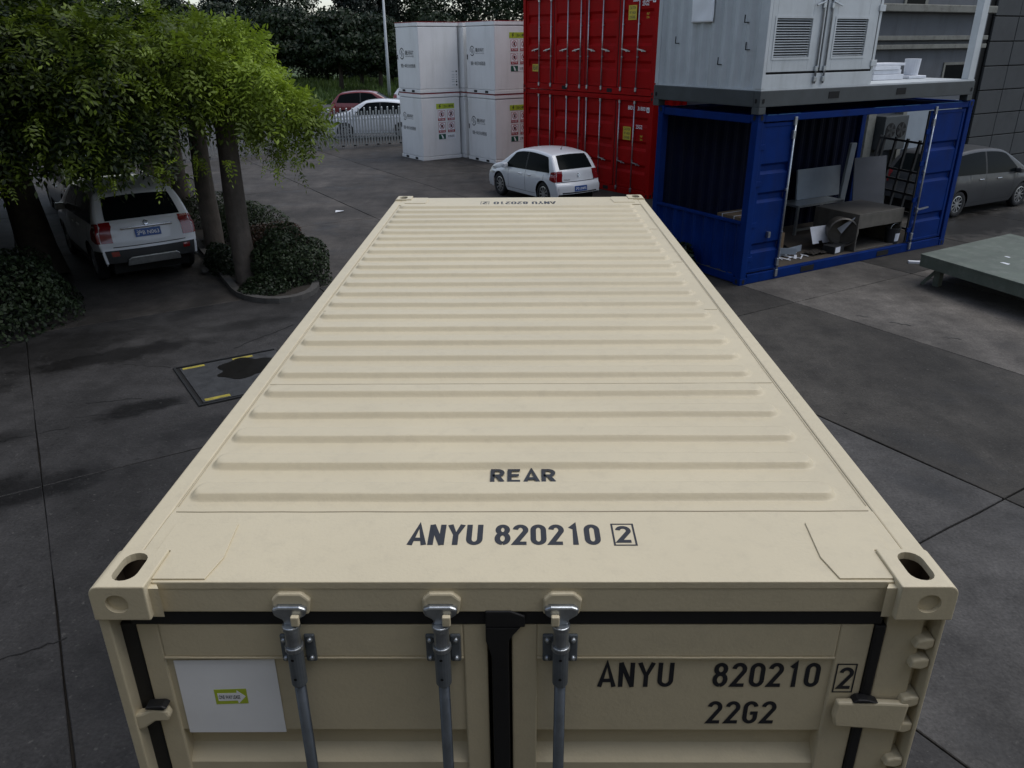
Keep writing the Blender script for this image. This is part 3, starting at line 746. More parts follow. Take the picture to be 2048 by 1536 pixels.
# ---- red side-door containers
RA, RB = Vector((.135, 24.85, 0)), Vector((3.54, 19.95, 0)); RL = (RB-RA).length; RTH = math.atan2(RB.y-RA.y, RB.x-RA.x)
def red_container(label, z, upper):
    H = 2.64; Wd = 2.44
    t = thing('shipping_container', label, 'shipping container', (RA.x, RA.y, z), RTH, 'red side-door containers stacked two high')
    fr = MB()
    for x in (0, RL-.13): fr.box(x, x+.13, .0, .13, .11, H-.11); fr.box(x, x+.13, Wd-.13, Wd, .11, H-.11)
    obj('corner_post', fr, REDP, t, bevel=.008)
    for nm, zz0, zz1, y0 in (('bottom_rail', .0, .17, .01), ('top_rail', H-.10, H-.004, .03)):
        m = MB(); m.box(.16, RL-.16, y0, y0+.1, zz0, zz1); obj(nm, m, REDP, t, bevel=.006)
    m = MB(); m.box(.16, RL-.16, -.03, .03, H-.125, H-.10); obj('rain_gutter', m, REDP, t, bevel=.004)
    pk = MB(); pk.box(2.0, 2.22, .006, .02, .035, .14); pk.box(4.05, 4.27, .006, .02, .035, .14); obj('fork_pocket', pk, BLACK, t)
    simple_castings(t, RL, Wd, H, REDP)
    corrwall('end_wall', t, REDP, (.02, .12, 0), (0,1,0), (1,0,0), Wd-.24, .12, H-.1)
    corrwall('end_wall', t, REDP, (RL-.02, .12, 0), (0,1,0), (-1,0,0), Wd-.24, .12, H-.1)
    corrwall('back_wall', t, REDP, (.13, Wd-.02, 0), (1,0,0), (0,-1,0), RL-.26, .12, H-.1)
    m = MB(); m.box(.02, RL-.02, .04, Wd-.02, H-.06, H-.03); obj('roof', m, REDP, t)
    m = MB(); m.box(.02, RL-.02, .12, Wd-.02, .1, .16); obj('floor', m, PLYWOOD, t)
    gr_ = [2.10, 1.48, .86]
    for x0, x1 in ((.14, 1.53), (1.57, 3.02), (3.05, 4.42), (4.46, RL-.14)):
        m = MB(); groove_panel(m, x0+.09, x1-.09, .19, H-.15, gr_, .045, .045, .26); d = obj('door', m, REDP, t)
        m = MB(); m.box(x0, x0+.092, .036, .09, .18, H-.14); m.box(x1-.092, x1, .036, .09, .18, H-.14)
        m.box(x0+.092, x1-.092, .036, .09, H-.2, H-.14); m.box(x0+.092, x1-.092, .036, .09, .18, .24); obj('door_frame', m, REDP, d, bevel=.006)
    for x in (1.55, 3.035, 4.44):
        m = MB(); m.box(x-.014, x+.014, .05, .08, .19, H-.15); obj('door_gasket', m, RUBBER, t)
    hz = 1.12 if upper else .88
    for i, x in enumerate((.83, 1.43, 2.24, 2.84, 3.18, 3.80, 4.62, 5.23)):
        m = MB(); m.tube([(x, .005, .06), (x, .005, H-.12)], .017, 8); b_ = obj('locking_bar', m, GALV, t, smooth=True)
        m = MB()
        for zz in (.14, H-.16): m.box(x-.035, x+.035, -.012, .034, zz-.05, zz+.05)
        for zz in (.95, 1.75): m.box(x-.02, x+.03, -.008, .034, zz-.02, zz+.02)
        obj('bracket', m, GALV, b_, bevel=.006)
        s_ = -1 if i < 4 else 1
        m = MB(); m.bar((x, -.015, hz+.03), (x+s_*.20, -.02, hz-.0), .018, .028); m.bar((x+s_*.20, -.02, hz), (x+s_*.34, -.02, hz-.03), .018, .022); m.box(x+s_*.20-.02, x+s_*.20+.02, -.03, .034, hz-.04, hz+.02)
        obj('bar_handle', m, GALV, b_)
    t1 = -.002
    m = MB(); m.box(4.79, 5.10, .030, .040, 1.48 if not upper else 1.85, 1.83 if not upper else 2.20); cs = obj('caution_sticker', m, YELLOW, t)
    zc = 1.655 if not upper else 2.025
    for k, (s_, hh) in enumerate((('CAUTION', .07), ("9'6\" HIGH", .07), ('CONTAINER', .07))):
        text(s_, .24, hh, INK, cs, frontf(4.945, zc+.11-.11*k, .0292), bold=.015)
    zo = .37 if upper else 0
    text('25G2', .25, .10, WHITE, t, frontf(5.42, 1.855+zo, .0345), bold=.01)
    text('BBDU', .25, .10, WHITE, t, frontf(5.075, 2.33, .0345), bold=.01)
    text('318001', .34, .10, WHITE, t, frontf(5.50, 2.325, .0345), bold=.01)
    m = MB(); m.box(5.685, 5.785, .0332, .0342, 2.24, 2.37); cb = obj('check_digit', m, WHITE, t); text('6', .06, .09, INK, cb, frontf(5.735, 2.305, .0330), bold=.01)
    mb2 = text("9'6\"", .10, .06, YELLOW, t, frontf(5.53, 1.61+zo, .0345), bold=.02); text('2.9m', .10, .05, YELLOW, t, frontf(5.53, 1.53+zo, .0345), bold=.02)
    if upper:
        m = MB(); m.box(.46, .78, .028, .034, .50, .71); rs = obj('rear_sign', m, YELLOW, t); text('REAR', .26, .14, INK, rs, frontf(.62, .605, .0272), bold=.02)
    return t
red_container('lower red container with eight door bars standing behind the white hatchback', 0, False)
red_container('upper red container with yellow REAR sign stacked on the lower red one', 2.655, True)
# a third red box shows in the slot between the blue and grey containers
t = thing('shipping_container', 'red container glimpsed in the dark slot above the open blue container', 'shipping container', (4.15, 23.4, 0), R(8))
m = MB(); groove_panel(m, .1, 2.34, .15, 2.5, [2.0, 1.5, 1.0], .03); obj('door', m, REDP, t)
m = MB(); m.box(0, .1, 0, 5.9, 0, 2.64); m.box(2.34, 2.44, 0, 5.9, 0, 2.64); m.box(.1, 2.34, .02, 5.9, 2.5, 2.64); m.box(.1, 2.34, .02, .2, 0, .15); obj('frame', m, REDP, t, bevel=.01)
for x in (.16, .80, 1.62, 2.20):
    m = MB(); m.tube([(x, 0, .06), (x, 0, 2.56)], .03, 8); m.box(x-.045, x+.045, -.03, .03, 2.36, 2.48); obj('locking_bar', m, GALV, t)
text('BBDU', .36, .11, WHITE, t, frontf(1.22, 2.36, .0285), bold=.01); text('318002', .5, .10, WHITE, t, frontf(1.82, 2.36, .0285), bold=.01)

# ---- white treatment units
def sign(parent, x, z, w_, h_, mat, ground_=None):
    m = MB(); m.prism([(x, 0), (x+w_, 0), (x+w_, h_), (x, h_)], 0, .004, frontf(0, z, -.001)); return obj('safety_sign', m, mat, parent, bevel=.001)
def ring(mb, cx, cz, r0, r1, M, a0=0, a1=360, n=20, sx=1.0, sy=1.0):
    pts = [(R(a0+(a1-a0)*i/n)) for i in range(n+1)]
    P = [[tuple(M @ Vector((cx+r*sx*math.cos(a), cz+r*sy*math.sin(a), 0))) for a in pts] for r in (r0, r1)]
    mb.grid(P)
def white_unit(label, loc, z, signs, logo=(.42, 1.42), lscale=1.0, ports=False, L_=1.75, W_=1.80):
    """front face (local -y) looks right, left face (local -x) looks at the gate"""
    H = 2.33
    t = thing('treatment_unit', label, 'treatment unit', (loc[0], loc[1], z), R(35.5), 'white treatment units stacked two high')
    m = MB(); m.box(0, L_, 0, W_, .12, H-.16); obj('body', m, UNITW, t, bevel=.035, seg=3)
    m = MB(); m.box(-.012, L_+.012, -.012, W_+.012, H-.15, H-.02); obj('lid', m, UNITW, t, bevel=.02)
    m = MB(); m.box(-.016, L_+.016, -.016, W_+.016, H-.02, H-.004); obj('red_lid_edge', m, SIGNRED, t)  # thin red strip around the top of the lid
    m = MB(); m.box(-.012, L_+.012, -.012, W_+.012, 0, .115); obj('base', m, UNITW, t, bevel=.01)
    m = MB()
    for y in (.40, 1.12): m.box(-.018, 0, y, y+.2, .02, .095)
    obj('fork_pocket', m, BLACK, t)
    ML = lambda y, zz, d=0: frame((-.0045-d, y, zz), (0,-1,0), (0,0,1))     # writing on the left face
    yl, zl = W_-.25, logo[1]; k = lscale
    m = MB(); Mx = ML(yl-.16*k, zl)
    ring(m, 0, .03*k, .125*k, .155*k, Mx, 20, 205); ring(m, 0, -.03*k, .125*k, .155*k, Mx, 215, 380)
    obj('logo_ring', m, INK, t, fix=False)
    m = MB(); Mx = ML(yl-.16*k, zl, .0004); m.add([tuple(Mx @ Vector(q)) for q in ((0,.12*k,0),(-.06*k,0,0),(0,-.12*k,0),(.06*k,0,0),(0,.075*k,0),(-.035*k,0,0),(0,-.075*k,0),(.035*k,0,0))], [(0,1,5,4),(1,2,6,5),(2,3,7,6),(3,0,4,7)])
    obj('logo_diamond', m, INK, t, fix=False)
    text('德沃科技', .62*k, .15*k, INK, t, ML(yl-.70*k, zl+.03), bold=.01)
    text('DEWOKEJI', .60*k, .04*k, INK, t, ML(yl-.70*k, zl-.09*k), bold=.0)
    text('智能一体化污水处理设备', 1.05*max(.9, k), .13, INK, t, ML(yl-.55*k-.02, zl-.40), bold=.005)
    if signs:
        x0 = .62; zt = H-.36
        s1 = sign(t, x0, zt-.19, .76, .18, LIME); text('当心触电', .42, .10, INK, s1, frontf(x0+.52, zt-.10, -.0062), bold=.01)
        m = MB(); m.prism([(x0+.16,.085),(x0+.10,-.01),(x0+.14,-.005),(x0+.12,-.085),(x0+.20,.02),(x0+.155,.015),(x0+.19,.085)], 0, .0006, frontf(0, zt-.10, -.0055)); obj('flash', m, INK, s1)
        m = MB(); m.box(x0+.28, x0+.288, -.0058, -.005, zt-.185, zt-.015); obj('divider', m, INK, s1)
        for i in range(2):
            for j in range(2):
                xx = x0+.06+.40*i; zz = zt-.60-.42*j
                s2 = sign(t, xx, zz, .30, .36, WHITE)
                m = MB()
                for q in ((xx, xx+.012, zz, zz+.36), (xx+.288, xx+.30, zz, zz+.36), (xx+.012, xx+.288, zz+.348, zz+.36)): m.box(q[0], q[1], -.0062, -.0052, q[2], q[3])
                obj('sign_border', m, SIGNRED, s2)
                m = MB(); Mx = frontf(xx+.15, zz+.225, -.0056); ring(m, 0, 0, .085, .105, Mx); obj('ban_ring', m, SIGNRED, s2, fix=False)
                m = MB(); m.bar((xx+.15-.065, -.0066, zz+.225+.065), (xx+.15+.065, -.0066, zz+.225-.065), .018, .0008, (0,-1,0)); obj('ban_stroke', m, SIGNRED, s2)
                m = MB(); shapes = [[(-.03,-.06),(.03,-.06),(.03,.01),(.05,.05),(-.01,.06),(-.04,.0)], [(-.05,-.06),(.0,-.065),(.05,.0),(.03,.07),(-.02,.06),(-.03,.0)], [(-.04,-.05),(.045,-.05),(.045,.045),(-.04,.05)], [(-.05,-.03),(.02,-.06),(.05,.03),(-.02,.06)]]
                m.prism(shapes[i+2*j], 0, .0005, frontf(xx+.15, zz+.225, -.0051)); obj('pictogram', m, INK, s2)
                m = MB(); m.box(xx, xx+.30, -.0066, -.0052, zz, zz+.085); fb = obj('sign_footer', m, SIGNRED, s2)
                text(['禁止吸烟', '禁止触摸', '禁止攀爬', '禁止堆放'][i+2*j], .22, .05, WHITE, s2, frontf(xx+.15, zz+.042, -.0072), name='sign_text', bold=.01)
        s3 = sign(t, x0+.06, zt-1.25, .74, .18, WHITE)
        m = MB(); m.box(x0+.06, x0+.36, -.0062, -.0052, zt-1.25, zt-1.07); obj('sign_field', m, SIGNGREEN, s3)
        m = MB(); m.prism([(x0+.16,.07),(x0+.20,.07),(x0+.24,.02),(x0+.28,-.07),(x0+.21,-.07),(x0+.19,0)], 0, .0006, frontf(0, zt-1.16, -.0064)); obj('pictogram', m, WHITE, s3)
        text('注意通风', .30, .09, INK, s3, frontf(x0+.58, zt-1.16, -.0062), bold=.005)
    if ports:
        for k2, (zz, r_) in enumerate(((.70, .028), (.58, .014), (.50, .012), (.42, .014), (.35, .028), (.24, .03))):
            m = MB(); m.lathe([(.0001, .01), (r_, .01), (r_, 0)], 12, frontf(L_-.10, zz, -.001)); obj('port', m, BLACK, t)
            m = MB(); m.box(L_-.30, L_-.18, -.002, -.001, zz-.012, zz+.012); obj('port_label', m, GREYP, t)
    m = MB(); m.box(-.012, 0, W_-.10, W_-.06, 1.1, 1.26); obj('latch', m, BLACK, t)
    return t
z2 = 2.345
white_unit('lower white unit with lime high-voltage sign, standing next to the sliding gate', (-3.53,27.8), 0, True, (0,1.5), .78, L_=1.62, W_=1.66)
white_unit('upper white unit with large ring logo and column of black ports', (-3.53,27.8), z2, False, (0,1.30), 1.05, ports=True, L_=1.62, W_=1.66)
white_unit('lower white unit with warning signs partly behind the white hatchback', (-.84,26.91), 0, True, (0,1.38), .9)
white_unit('upper white unit with warning signs beside the upper red container', (-.84,26.91), z2, True, (0,1.38), .9)
white_unit('lower rear white unit in the gap between the two front stacks', (-2.02,28.62), 0, False, (0,1.3), .9)
white_unit('upper rear white unit in the gap between the two front stacks', (-2.02,28.62), z2, False, (0,1.3), .9)

# ---- open blue container
BL, BW, BH = 5.9, 2.5, 2.88
bl = thing('shipping_container', 'open-sided dark blue container full of scrap beneath the grey cabin', 'shipping container', UO, TH)
for x, y in ((0,0),(BL-.14,0),(0,BW-.14),(BL-.14,BW-.14)):
    m = MB(); m.box(x, x+.14, y, y+.14, .12, BH-.12); obj('corner_post', m, BLUEP, bl, bevel=.01)
simple_castings(bl, BL, BW, BH, BLUEP)
m = MB(); m.box(.17, BL-.17, .0, .09, BH-.13, BH-.02); obj('top_rail', m, BLUEP, bl, bevel=.01)
for a_, b_2 in ((.20,.42),(.46,.98),(2.9,3.7),(3.75,4.2),(4.5,5.5)):
    m = MB(); m.box(a_, b_2, -.004, random.uniform(.03,.05), BH-.022, BH-.017); obj('pale_edge', m, PALEBLUE, bl)
m = MB(); m.box(.17, BL-.17, BW-.09, BW, BH-.13, BH-.02); obj('top_rail', m, BLUEP, bl, bevel=.01)
for x in (0, BL-.10):
    m = MB(); m.box(x, x+.10, .17, BW-.17, BH-.15, BH-.02); obj('top_end_rail', m, BLUEP, bl, bevel=.01)
    m = MB(); m.box(x, x+.10, .17, BW-.17, .02, .16); obj('bottom_end_rail', m, BLUEP, bl, bevel=.01)
m = MB(); m.box(.17, BL-.17, .005, .10, .0, .17); br_ = obj('bottom_rail', m, BLUEP, bl, bevel=.008)
m = MB(); m.box(1.55, 1.90, -.002, .02, .03, .13); m.box(3.72, 4.07, -.002, .02, .03, .13); obj('fork_pocket', m, BLACK, br_)
m = MB(); m.box(.05, BL-.05, .1, BW-.05, .12, .17); obj('floor', m, PLYWOOD, bl)
m = MB(); P = []
m.grid([[(x, y, BH-.055+(.02 if (i % 4) in (1,2) else 0)) for i, x in enumerate(np.linspace(.1, BL-.1, 61))] for y in (.09, BW-.09)]); obj('roof', m, BLUEP, bl)
corrwall('back_wall', bl, BLUESHADE, (.14, BW-.02, 0), (1,0,0), (0,-1,0), BL-.28, .16, BH-.13)
corrwall('half_wall', bl, BLUEP, (.02, .14, 0), (0,1,0), (1,0,0), BW-.28, .15, 1.06)
m = MB(); m.box(-.005, .07, .14, BW-.14, 1.06, 1.11); obj('half_wall_cap', m, BLUEP, bl, bevel=.006)
# left and right door leaves of the long side
for x0, x1, rod, gr_ in ((.15, .95, .885, [2.08, 1.60, .72]), (4.62, 5.72, 4.72, [2.15, 1.55, .75])):
    m = MB(); groove_panel(m, x0+.06, x1-.07, .22, BH-.17, gr_, .03, .04, .18); d = obj('door', m, BLUEP, bl)
    m = MB(); m.box(x0, x0+.062, .02, .07, .2, BH-.15); m.box(x1-.072, x1, .02, .07, .2, BH-.15); m.box(x0+.062, x1-.072, .02, .07, BH-.21, BH-.15); m.box(x0+.062, x1-.072, .02, .07, .2, .25); obj('door_frame', m, BLUEP, d, bevel=.006)
    m = MB(); m.box(x0-.03, x0, .03, .06, .2, BH-.15); obj('door_gasket', m, RUBBER, d)
    m = MB(); m.tube([(rod, -.012, .07), (rod, -.012, BH-.10)], .018, 10); b_ = obj('locking_bar', m, GALV, bl, smooth=True)
    m = MB()
    for zz in (.12, .32, BH-.14, BH-.36): m.box(rod-.04, rod+.02, -.03, .02, zz-.07, zz+.07)
    m.box(rod-.03, rod+.02, -.025, .02, 1.58, 1.63); obj('bracket', m, GALV, b_, bevel=.008)
    m = MB(); zz = .86; m.bar((rod, -.03, zz), (rod+(.32 if x0 > 2 else -.02), -.035, zz+.02), .02, .03); m.box(rod-.34 if x0 < 2 else rod-.02, rod-.29 if x0 < 2 else rod+.02, -.03, .03, .80, .90); obj('bar_handle', m, GALV, b_)
    for zz in (.45, 1.05, 1.75, 2.35):
        m = MB(); m.box(x0-.05, x0+.10, .006, .03, zz-.045, zz+.045); obj('hinge', m, BLUEP, d, bevel=.006)
# white scrape along the foot of the half wall
m = MB(); m.box(-.009, -.006, .35, 2.2, .165, .178); obj('paint_scrape', m, KERBM, bl)
# things inside the blue container
def at(name, label, cat, u, v, z=.17, rz=0, group=None):
    p = uv(u, v, z); return thing(name, label, cat, p, TH+rz, group)
wb = at('whiteboard', 'white board propped on a steel frame inside the blue container', 'board', 3.72, 2.16, .80)
m = MB(); m.box(0, 1.36, -.02, .02, 0, .64, Matrix.Rotation(R(-6), 4, 'X')); obj('panel', m, BOARDM, wb, bevel=.004)
tb = at('work_table', 'thin pale steel table carrying the white board in the blue container', 'table', 3.30, 1.72, .17)
m = MB()
for x in (0, 1.36):
    for y in (0, .5): m.box(x, x+.05, y, y+.05, 0, .58)
obj('leg', m, STEEL, tb)
m = MB(); m.box(-.01, 1.42, -.01, .56, .58, .625); m.box(.05, 1.36, 0, .04, .08, .12); obj('top_frame', m, STEEL, tb)
pk = at('plank', 'upright pale grey plank leaning beside the white board', 'plank', 5.16, 2.22, .17)
m = MB(); m.box(0, .17, -.03, .03, 0, 1.74, Matrix.Rotation(R(4), 4, 'X')); obj('board', m, BOARDM, pk)
gp_ = at('grey_panel', 'large grey sheet panel leaning behind the duct box in the blue container', 'panel', 4.72, 1.42, .17, R(-6))
m = MB(); m.box(0, .92, -.012, .012, .45, 1.52, Matrix.Rotation(R(-8), 4, 'X')); m.box(.02, .06, -.012, .012, 0, .45); m.box(.86, .90, -.012, .012, 0, .45); obj('sheet', m, paint('panel_grey', (.13,.14,.165), .6, .1, 3), gp_)
dt = at('ventilation_duct', 'dull metal duct box with round collar on the blue container floor', 'duct', 3.16, .12, .175)
m = MB(); m.box(0, .03, 0, 1.05, 0, .72); m.box(.03, 1.36, 1.02, 1.05, 0, .72); m.box(.03, 1.36, 0, 1.02, .69, .72); m.box(1.33, 1.36, 0, 1.02, 0, .69); m.box(.03, 1.33, 0, .03, .44, .69); m.box(.03, 1.33, 0, 1.02, 0, .02)
obj('casing', m, DUCTM, dt, bevel=.004)
m = MB(); Mx = frame((-.16, .20, .36), (.80,-.60,0), (0,0,1)); m.lathe([(.255,.02),(.255,.0),(.29,.0),(.29,.03),(.265,.05),(.265,-.30)], 28, Mx); m.lathe([(.0001,-.22),(.255,-.22),(.255,.02)], 28, Mx)
obj('collar', m, DUCTM, dt, smooth=False)
pp = at('paper_sheet', 'folded white paper triangle stuck on the side of the duct box', 'paper', 3.10, .42, .55)
m = MB(); m.add([(0,-.25,.30),(-.02,.10,.02),(-.03,-.02,-.06),(0,-.25,.28)], [(0,1,2,3)]); m.add([(.01,-.25,.30),(-.01,.10,.02),(-.02,-.02,-.06)], [(0,1,2)]); obj('sheet', m, PAPER, pp)
pp = at('paper_sheet', 'white printed sheet lying against the round duct collar', 'paper', 2.55, .62, .30, R(-5))
m = MB(); m.prism([(0,0),(.16,0),(.16,.05),(.26,.05),(.26,.0),(.56,.0),(.56,.34),(.02,.34)], 0, .006, frame((0,0,0), (1,0,0), (0,.5,1))); obj('sheet', m, PAPER, pp)
pp = at('small_carton', 'small black carton with white label in front of the duct collar', 'box', 2.66, .18, .175, R(8))
m = MB(); m.box(0, .34, 0, .26, 0, .14); obj('body', m, TRIM, pp, bevel=.004); m = MB(); m.box(.03, .20, -.003, 0, .015, .125); obj('paper_label', m, PAPER, pp)
for i, (u, v, z, l, a, lb) in enumerate(((1.25,.55,.175,1.1,8,'long pale offcut lying nearest the narrow blue door'),(1.15,.95,.22,.9,-35,'pale angled bracket piece lying crossways on the scrap pile'),(1.3,1.3,.2,1.3,4,'long pale strip along the back of the scrap pile'))):
    q = at('metal_offcut', lb, 'offcut', u, v, z, R(a), 'pale offcuts on the blue container floor'); m = MB(); m.box(0, l, 0, .10, 0, .05); m.box(0, l, 0, .02, .05, .12); obj('strip', m, BOARDM, q)
sc_ = MB()
for k in range(16):
    a = random.uniform(0, 3.1); c = Vector((random.uniform(1.05, 2.2), random.uniform(.2, .7), .18)); d = Vector((math.cos(a), math.sin(a), random.uniform(-.05,.2)))
    sc_.bar(c, c+d*random.uniform(.08, .28), random.uniform(.02, .06), .006)
o = obj('paper_scraps', sc_, PAPER, None, loc=UO, rot=(0,0,TH)); stuff(o)
bk = at('bucket', 'black bucket with white label beside the wide blue door', 'bucket', 4.42, .22, .175)
m = MB(); m.lathe([(.0001,0),(.12,0),(.145,.30),(.155,.30),(.155,.32),(.14,.32),(.118,.02)], 20); obj('pail', m, TRIM, bk, smooth=False)
m = MB(); m.grid([[(.15*math.cos(R(a))*k2, .15*math.sin(R(a))*k2, z) for a in range(-120, -60, 10)] for z, k2 in ((.06,.86),(.22,.95))]); obj('paper_label', m, PAPER, bk)
m = MB(); m.tube([(.15*math.cos(R(a)), -.05, .31+.1*math.sin(R(a))) for a in range(0, 181, 15)], .005, 6); obj('handle', m, STEEL, bk)
cc = at('cable_coil', 'loose coil of black cable on the floor before the steel table', 'cable', 1.95, .95, .19)
m = MB(); pts = [((.20+.02*math.sin(k*1.7))*math.cos(k*.42), (.20+.02*math.sin(k*1.7))*math.sin(k*.42), .012*(k/15)+.012*math.sin(k*2.1)+.015) for k in range(64)]; m.tube(pts, .011, 6); obj('cable', m, TRIM, cc)
for u_2, v_2, lb, mt in ((2.25,1.35,'grey paint tin standing under the steel table',STEEL),(2.55,1.5,'dark paint tin standing under the steel table',DUCTM)):
    q = at('paint_tin', lb, 'tin', u_2, v_2, .175); m = MB(); m.lathe([(.0001,0),(.085,0),(.085,.19),(.09,.19),(.09,.2),(.0001,.196)], 16); obj('can', m, mt, q); m = MB(); m.lathe([(.0866,.04),(.0866,.15)], 16); obj('paper_label', m, PAPER, q)
rg = at('rag', 'crumpled dark brown rag beside the black carton', 'rag', 2.2, .28, .175)
m = MB(); m.grid([[(x, y, .03+.05*abs(mnoise.noise(Vector((x*9, y*9, 4))))-.9*max(0, math.hypot(x-.2, y-.14)-.17)**2) for x in np.linspace(0, .4, 12)] for y in np.linspace(0, .28, 9)]); obj('cloth', m, SOIL, rg)
for k2, (u_2, v_2, l_, a_2) in enumerate(((1.1,1.9,1.7,12),(1.2,1.75,1.5,-8))):
    q = at('wooden_batten', ['longer wooden batten lying along the blue back wall','shorter wooden batten lying along the blue back wall'][k2], 'batten', u_2, v_2, .175+.05*k2, R(a_2)); m = MB(); m.box(0, l_, 0, .07, 0, .045); obj('wood', m, CARDB, q)
cb = at('cardboard_carton', 'tall brown carton with white tape cross inside the blue container', 'carton', 1.25, .75, .6)
m = MB(); m.box(-.0, .5, 0, .30, 0, 1.15); obj('body', m, CARDB, cb, bevel=.01); m = MB(); m.box(-.004, 0, .11, .17, .55, .85); m.box(-.004, 0, .03, .27, .82, .86); obj('tape', m, PAPER, cb); m = MB(); m.box(-.003, 0, .16, .24, .98, 1.08); obj('printed_mark', m, INK, cb)
cb = at('cardboard_stack', 'low brown carton bound with white straps behind the blue half wall', 'carton', .55, .42, .17)
m = MB(); m.box(0, .75, 0, .85, 0, .86); obj('body', m, CARDB, cb, bevel=.012); m = MB()
for y in (.10, .40, .7): m.box(-.003, .753, y, y+.02, 0, .863)
obj('strap', m, PAPER, cb)
q = at('metal_offcut', 'spare plinth block under the tall carton', 'plinth', 1.31, .70, .17); m = MB(); m.box(0, .5, 0, .52, 0, .43); obj('strip', m, CARDB, q)
bg_ = at('barred_gate', 'black welded bar gate leaning in the open right end of the blue container', 'gate', 5.55, .35, .17, R(75))
m = MB(); Mx = Matrix.Rotation(R(7), 4, 'X')
for z in (.02, .35, .72, .98, 1.18, 1.78): m.box(0, 2.0, -.02, .02, z, z+.045, Mx)
obj('cross_bar', m, TRIM, bg_)
for x in (0, .36, .72, 1.08, 1.44, 1.8, 1.95):
    m = MB(); m.box(x, x+.05, -.024, .024, 0, 1.86, Mx); obj('bar', m, TRIM, bg_)

# ---- grey cabin on its dark base
gc = thing('equipment_cabin', 'grey corrugated cabin with louvred doors and open deck on dark base', 'cabin', uv(0, 0, 2.99), TH)
m = MB(); m.box(-.06, 5.72, -.045, .09, .0, .25); m.box(-.06, .08, .09, 2.6, 0, .25); m.box(5.6, 5.72, .09, 2.6, 0, .25); m.box(.08, 5.6, 2.5, 2.6, 0, .25); bs = obj('base_frame', m, DARKGREY, gc, bevel=.01)
m = MB(); m.box(1.56, 1.82, -.05, -.04, .08, .19); m.box(3.36, 3.62, -.05, -.04, .08, .19); obj('fork_pocket', m, BLACK, bs)
for x in (-.06, 5.56):
    for y in (-.045, 2.44):
        m = MB(); m.box(x, x+.16, y, y+.16, -.11, .0); c = obj('corner_foot', m, DARKGREY, gc, bevel=.008)
        m = MB(); m.prism(stadium(.022, .036), 0, .003, frontf(x+.08, .095, y-.006)); obj('aperture', m, BLACK, c); m = MB(); m.prism(stadium(.022,.036), 0, .003, frame((x-.004, y+.08, .095), (0,-1,0), (0,0,1))); obj('aperture', m, BLACK, c)
m = MB(); m.box(-.04, 5.70, -.03, 2.58, .25, .275); obj('deck', m, GREYP, gc)
CH = 2.75
corrwall('corrugated_wall', gc, GREYP, (-.03, .10, 0), (0,1,0), (1,0,0), 2.4, .275, CH, .26, .05)
m = MB(); m.box(-.05, .02, -.03, .10, .275, CH); m.box(-.05, .02, 2.5, 2.6, .275, CH); obj('corner_post', m, GREYP, gc, bevel=.008)
m = MB(); m.box(2.60, 2.66, .0, 2.58, .275, CH); obj('side_wall', m, GREYP, gc)
m = MB(); m.box(.02, 2.60, 2.53, 2.58, .275, CH); obj('back_wall', m, GREYP, gc)
m = MB(); m.box(-.05, 2.70, -.03, 2.6, CH, CH+.08); obj('roof', m, GREYP, gc)
m = MB(); m.box(.02, 2.60, -.02, .06, .275, .49); obj('front_sill', m, GREYP, gc, bevel=.006)
m = MB(); m.box(.02, 2.60, .0, .03, .49, .525); m.box(1.235, 1.275, .0, .03, .525, CH); m.box(2.55, 2.575, -.005, .03, .525, CH); obj('door_gap', m, BLACK, gc)
for x0, x1, l0, l1 in ((.03, 1.235, .14, .95), (1.275, 2.55, 1.52, 2.30)):
    m = MB()
    a0, a1 = .74, 1.31
    m.box(x0, l0, -.022, .03, .525, CH); m.box(l1, x1, -.022, .03, .525, CH); m.box(l0, l1, -.022, .03, .525, a0); m.box(l0, l1, -.022, .03, a1, CH)
    d = obj('louvred_door', m, GREYP, gc, bevel=.005)
    m = MB(); m.box(l0, l1, .025, .03, a0, a1); obj('louvre_back', m, BLACK, d)
    fr = MB(); fr.box(l0-.035, l1+.035, -.030, -.0225, a0-.035, a0); fr.box(l0-.035, l1+.035, -.030, -.0225, a1, a1+.035); fr.box(l0-.035, l0, -.030, -.0225, a0, a1); fr.box(l1, l1+.035, -.030, -.0225, a0, a1); obj('louvre_frame', fr, GREYP, d)
    ns = 15
    for k in range(ns):
        z = a0+(a1-a0)*(k+.5)/ns; h = (a1-a0)/ns*.50
        m = MB(); m.add([(l0, -.02, z-h*.55), (l1, -.02, z-h*.55), (l1, .016, z+h*.45), (l0, .016, z+h*.45), (l0, -.022, z-h*.5), (l1, -.022, z-h*.5), (l1, .014, z+h*.5), (l0, .014, z+h*.5)], [(0,1,2,3),(4,7,6,5),(0,4,5,1)])
        obj('slat', m, GREYP, d, fix=False)
for x in (1.155, 1.36):
    m = MB(); m.tube([(x, -.045, .33), (x, -.045, CH)], .016, 8); b_ = obj('locking_bar', m, GALV, gc, smooth=True)
    m = MB()
    for z in (.40, .56, 1.50, 1.62): m.box(x-.035, x+.035, -.06, -.02, z-.04, z+.04)
    m.bar((x, -.06, 1.56), (x+(.2 if x > 1.3 else -.2), -.065, 1.50), .02, .03); obj('bracket', m, GALV, b_, bevel=.008)
for z in (1.48, .62, 2.2):
    m = MB(); m.box(2.53, 2.68, -.045, -.02, z-.05, z+.05); obj('hinge', m, GREYP, gc, bevel=.006)
m = MB(); m.box(5.50, 5.69, -.02, .12, .275, CH); obj('deck_post', m, GREYP, gc, bevel=.008)
m = MB(); m.box(5.58, 5.69, 2.46, 2.58, .275, CH); obj('deck_post', m, GREYP, gc, bevel=.008)
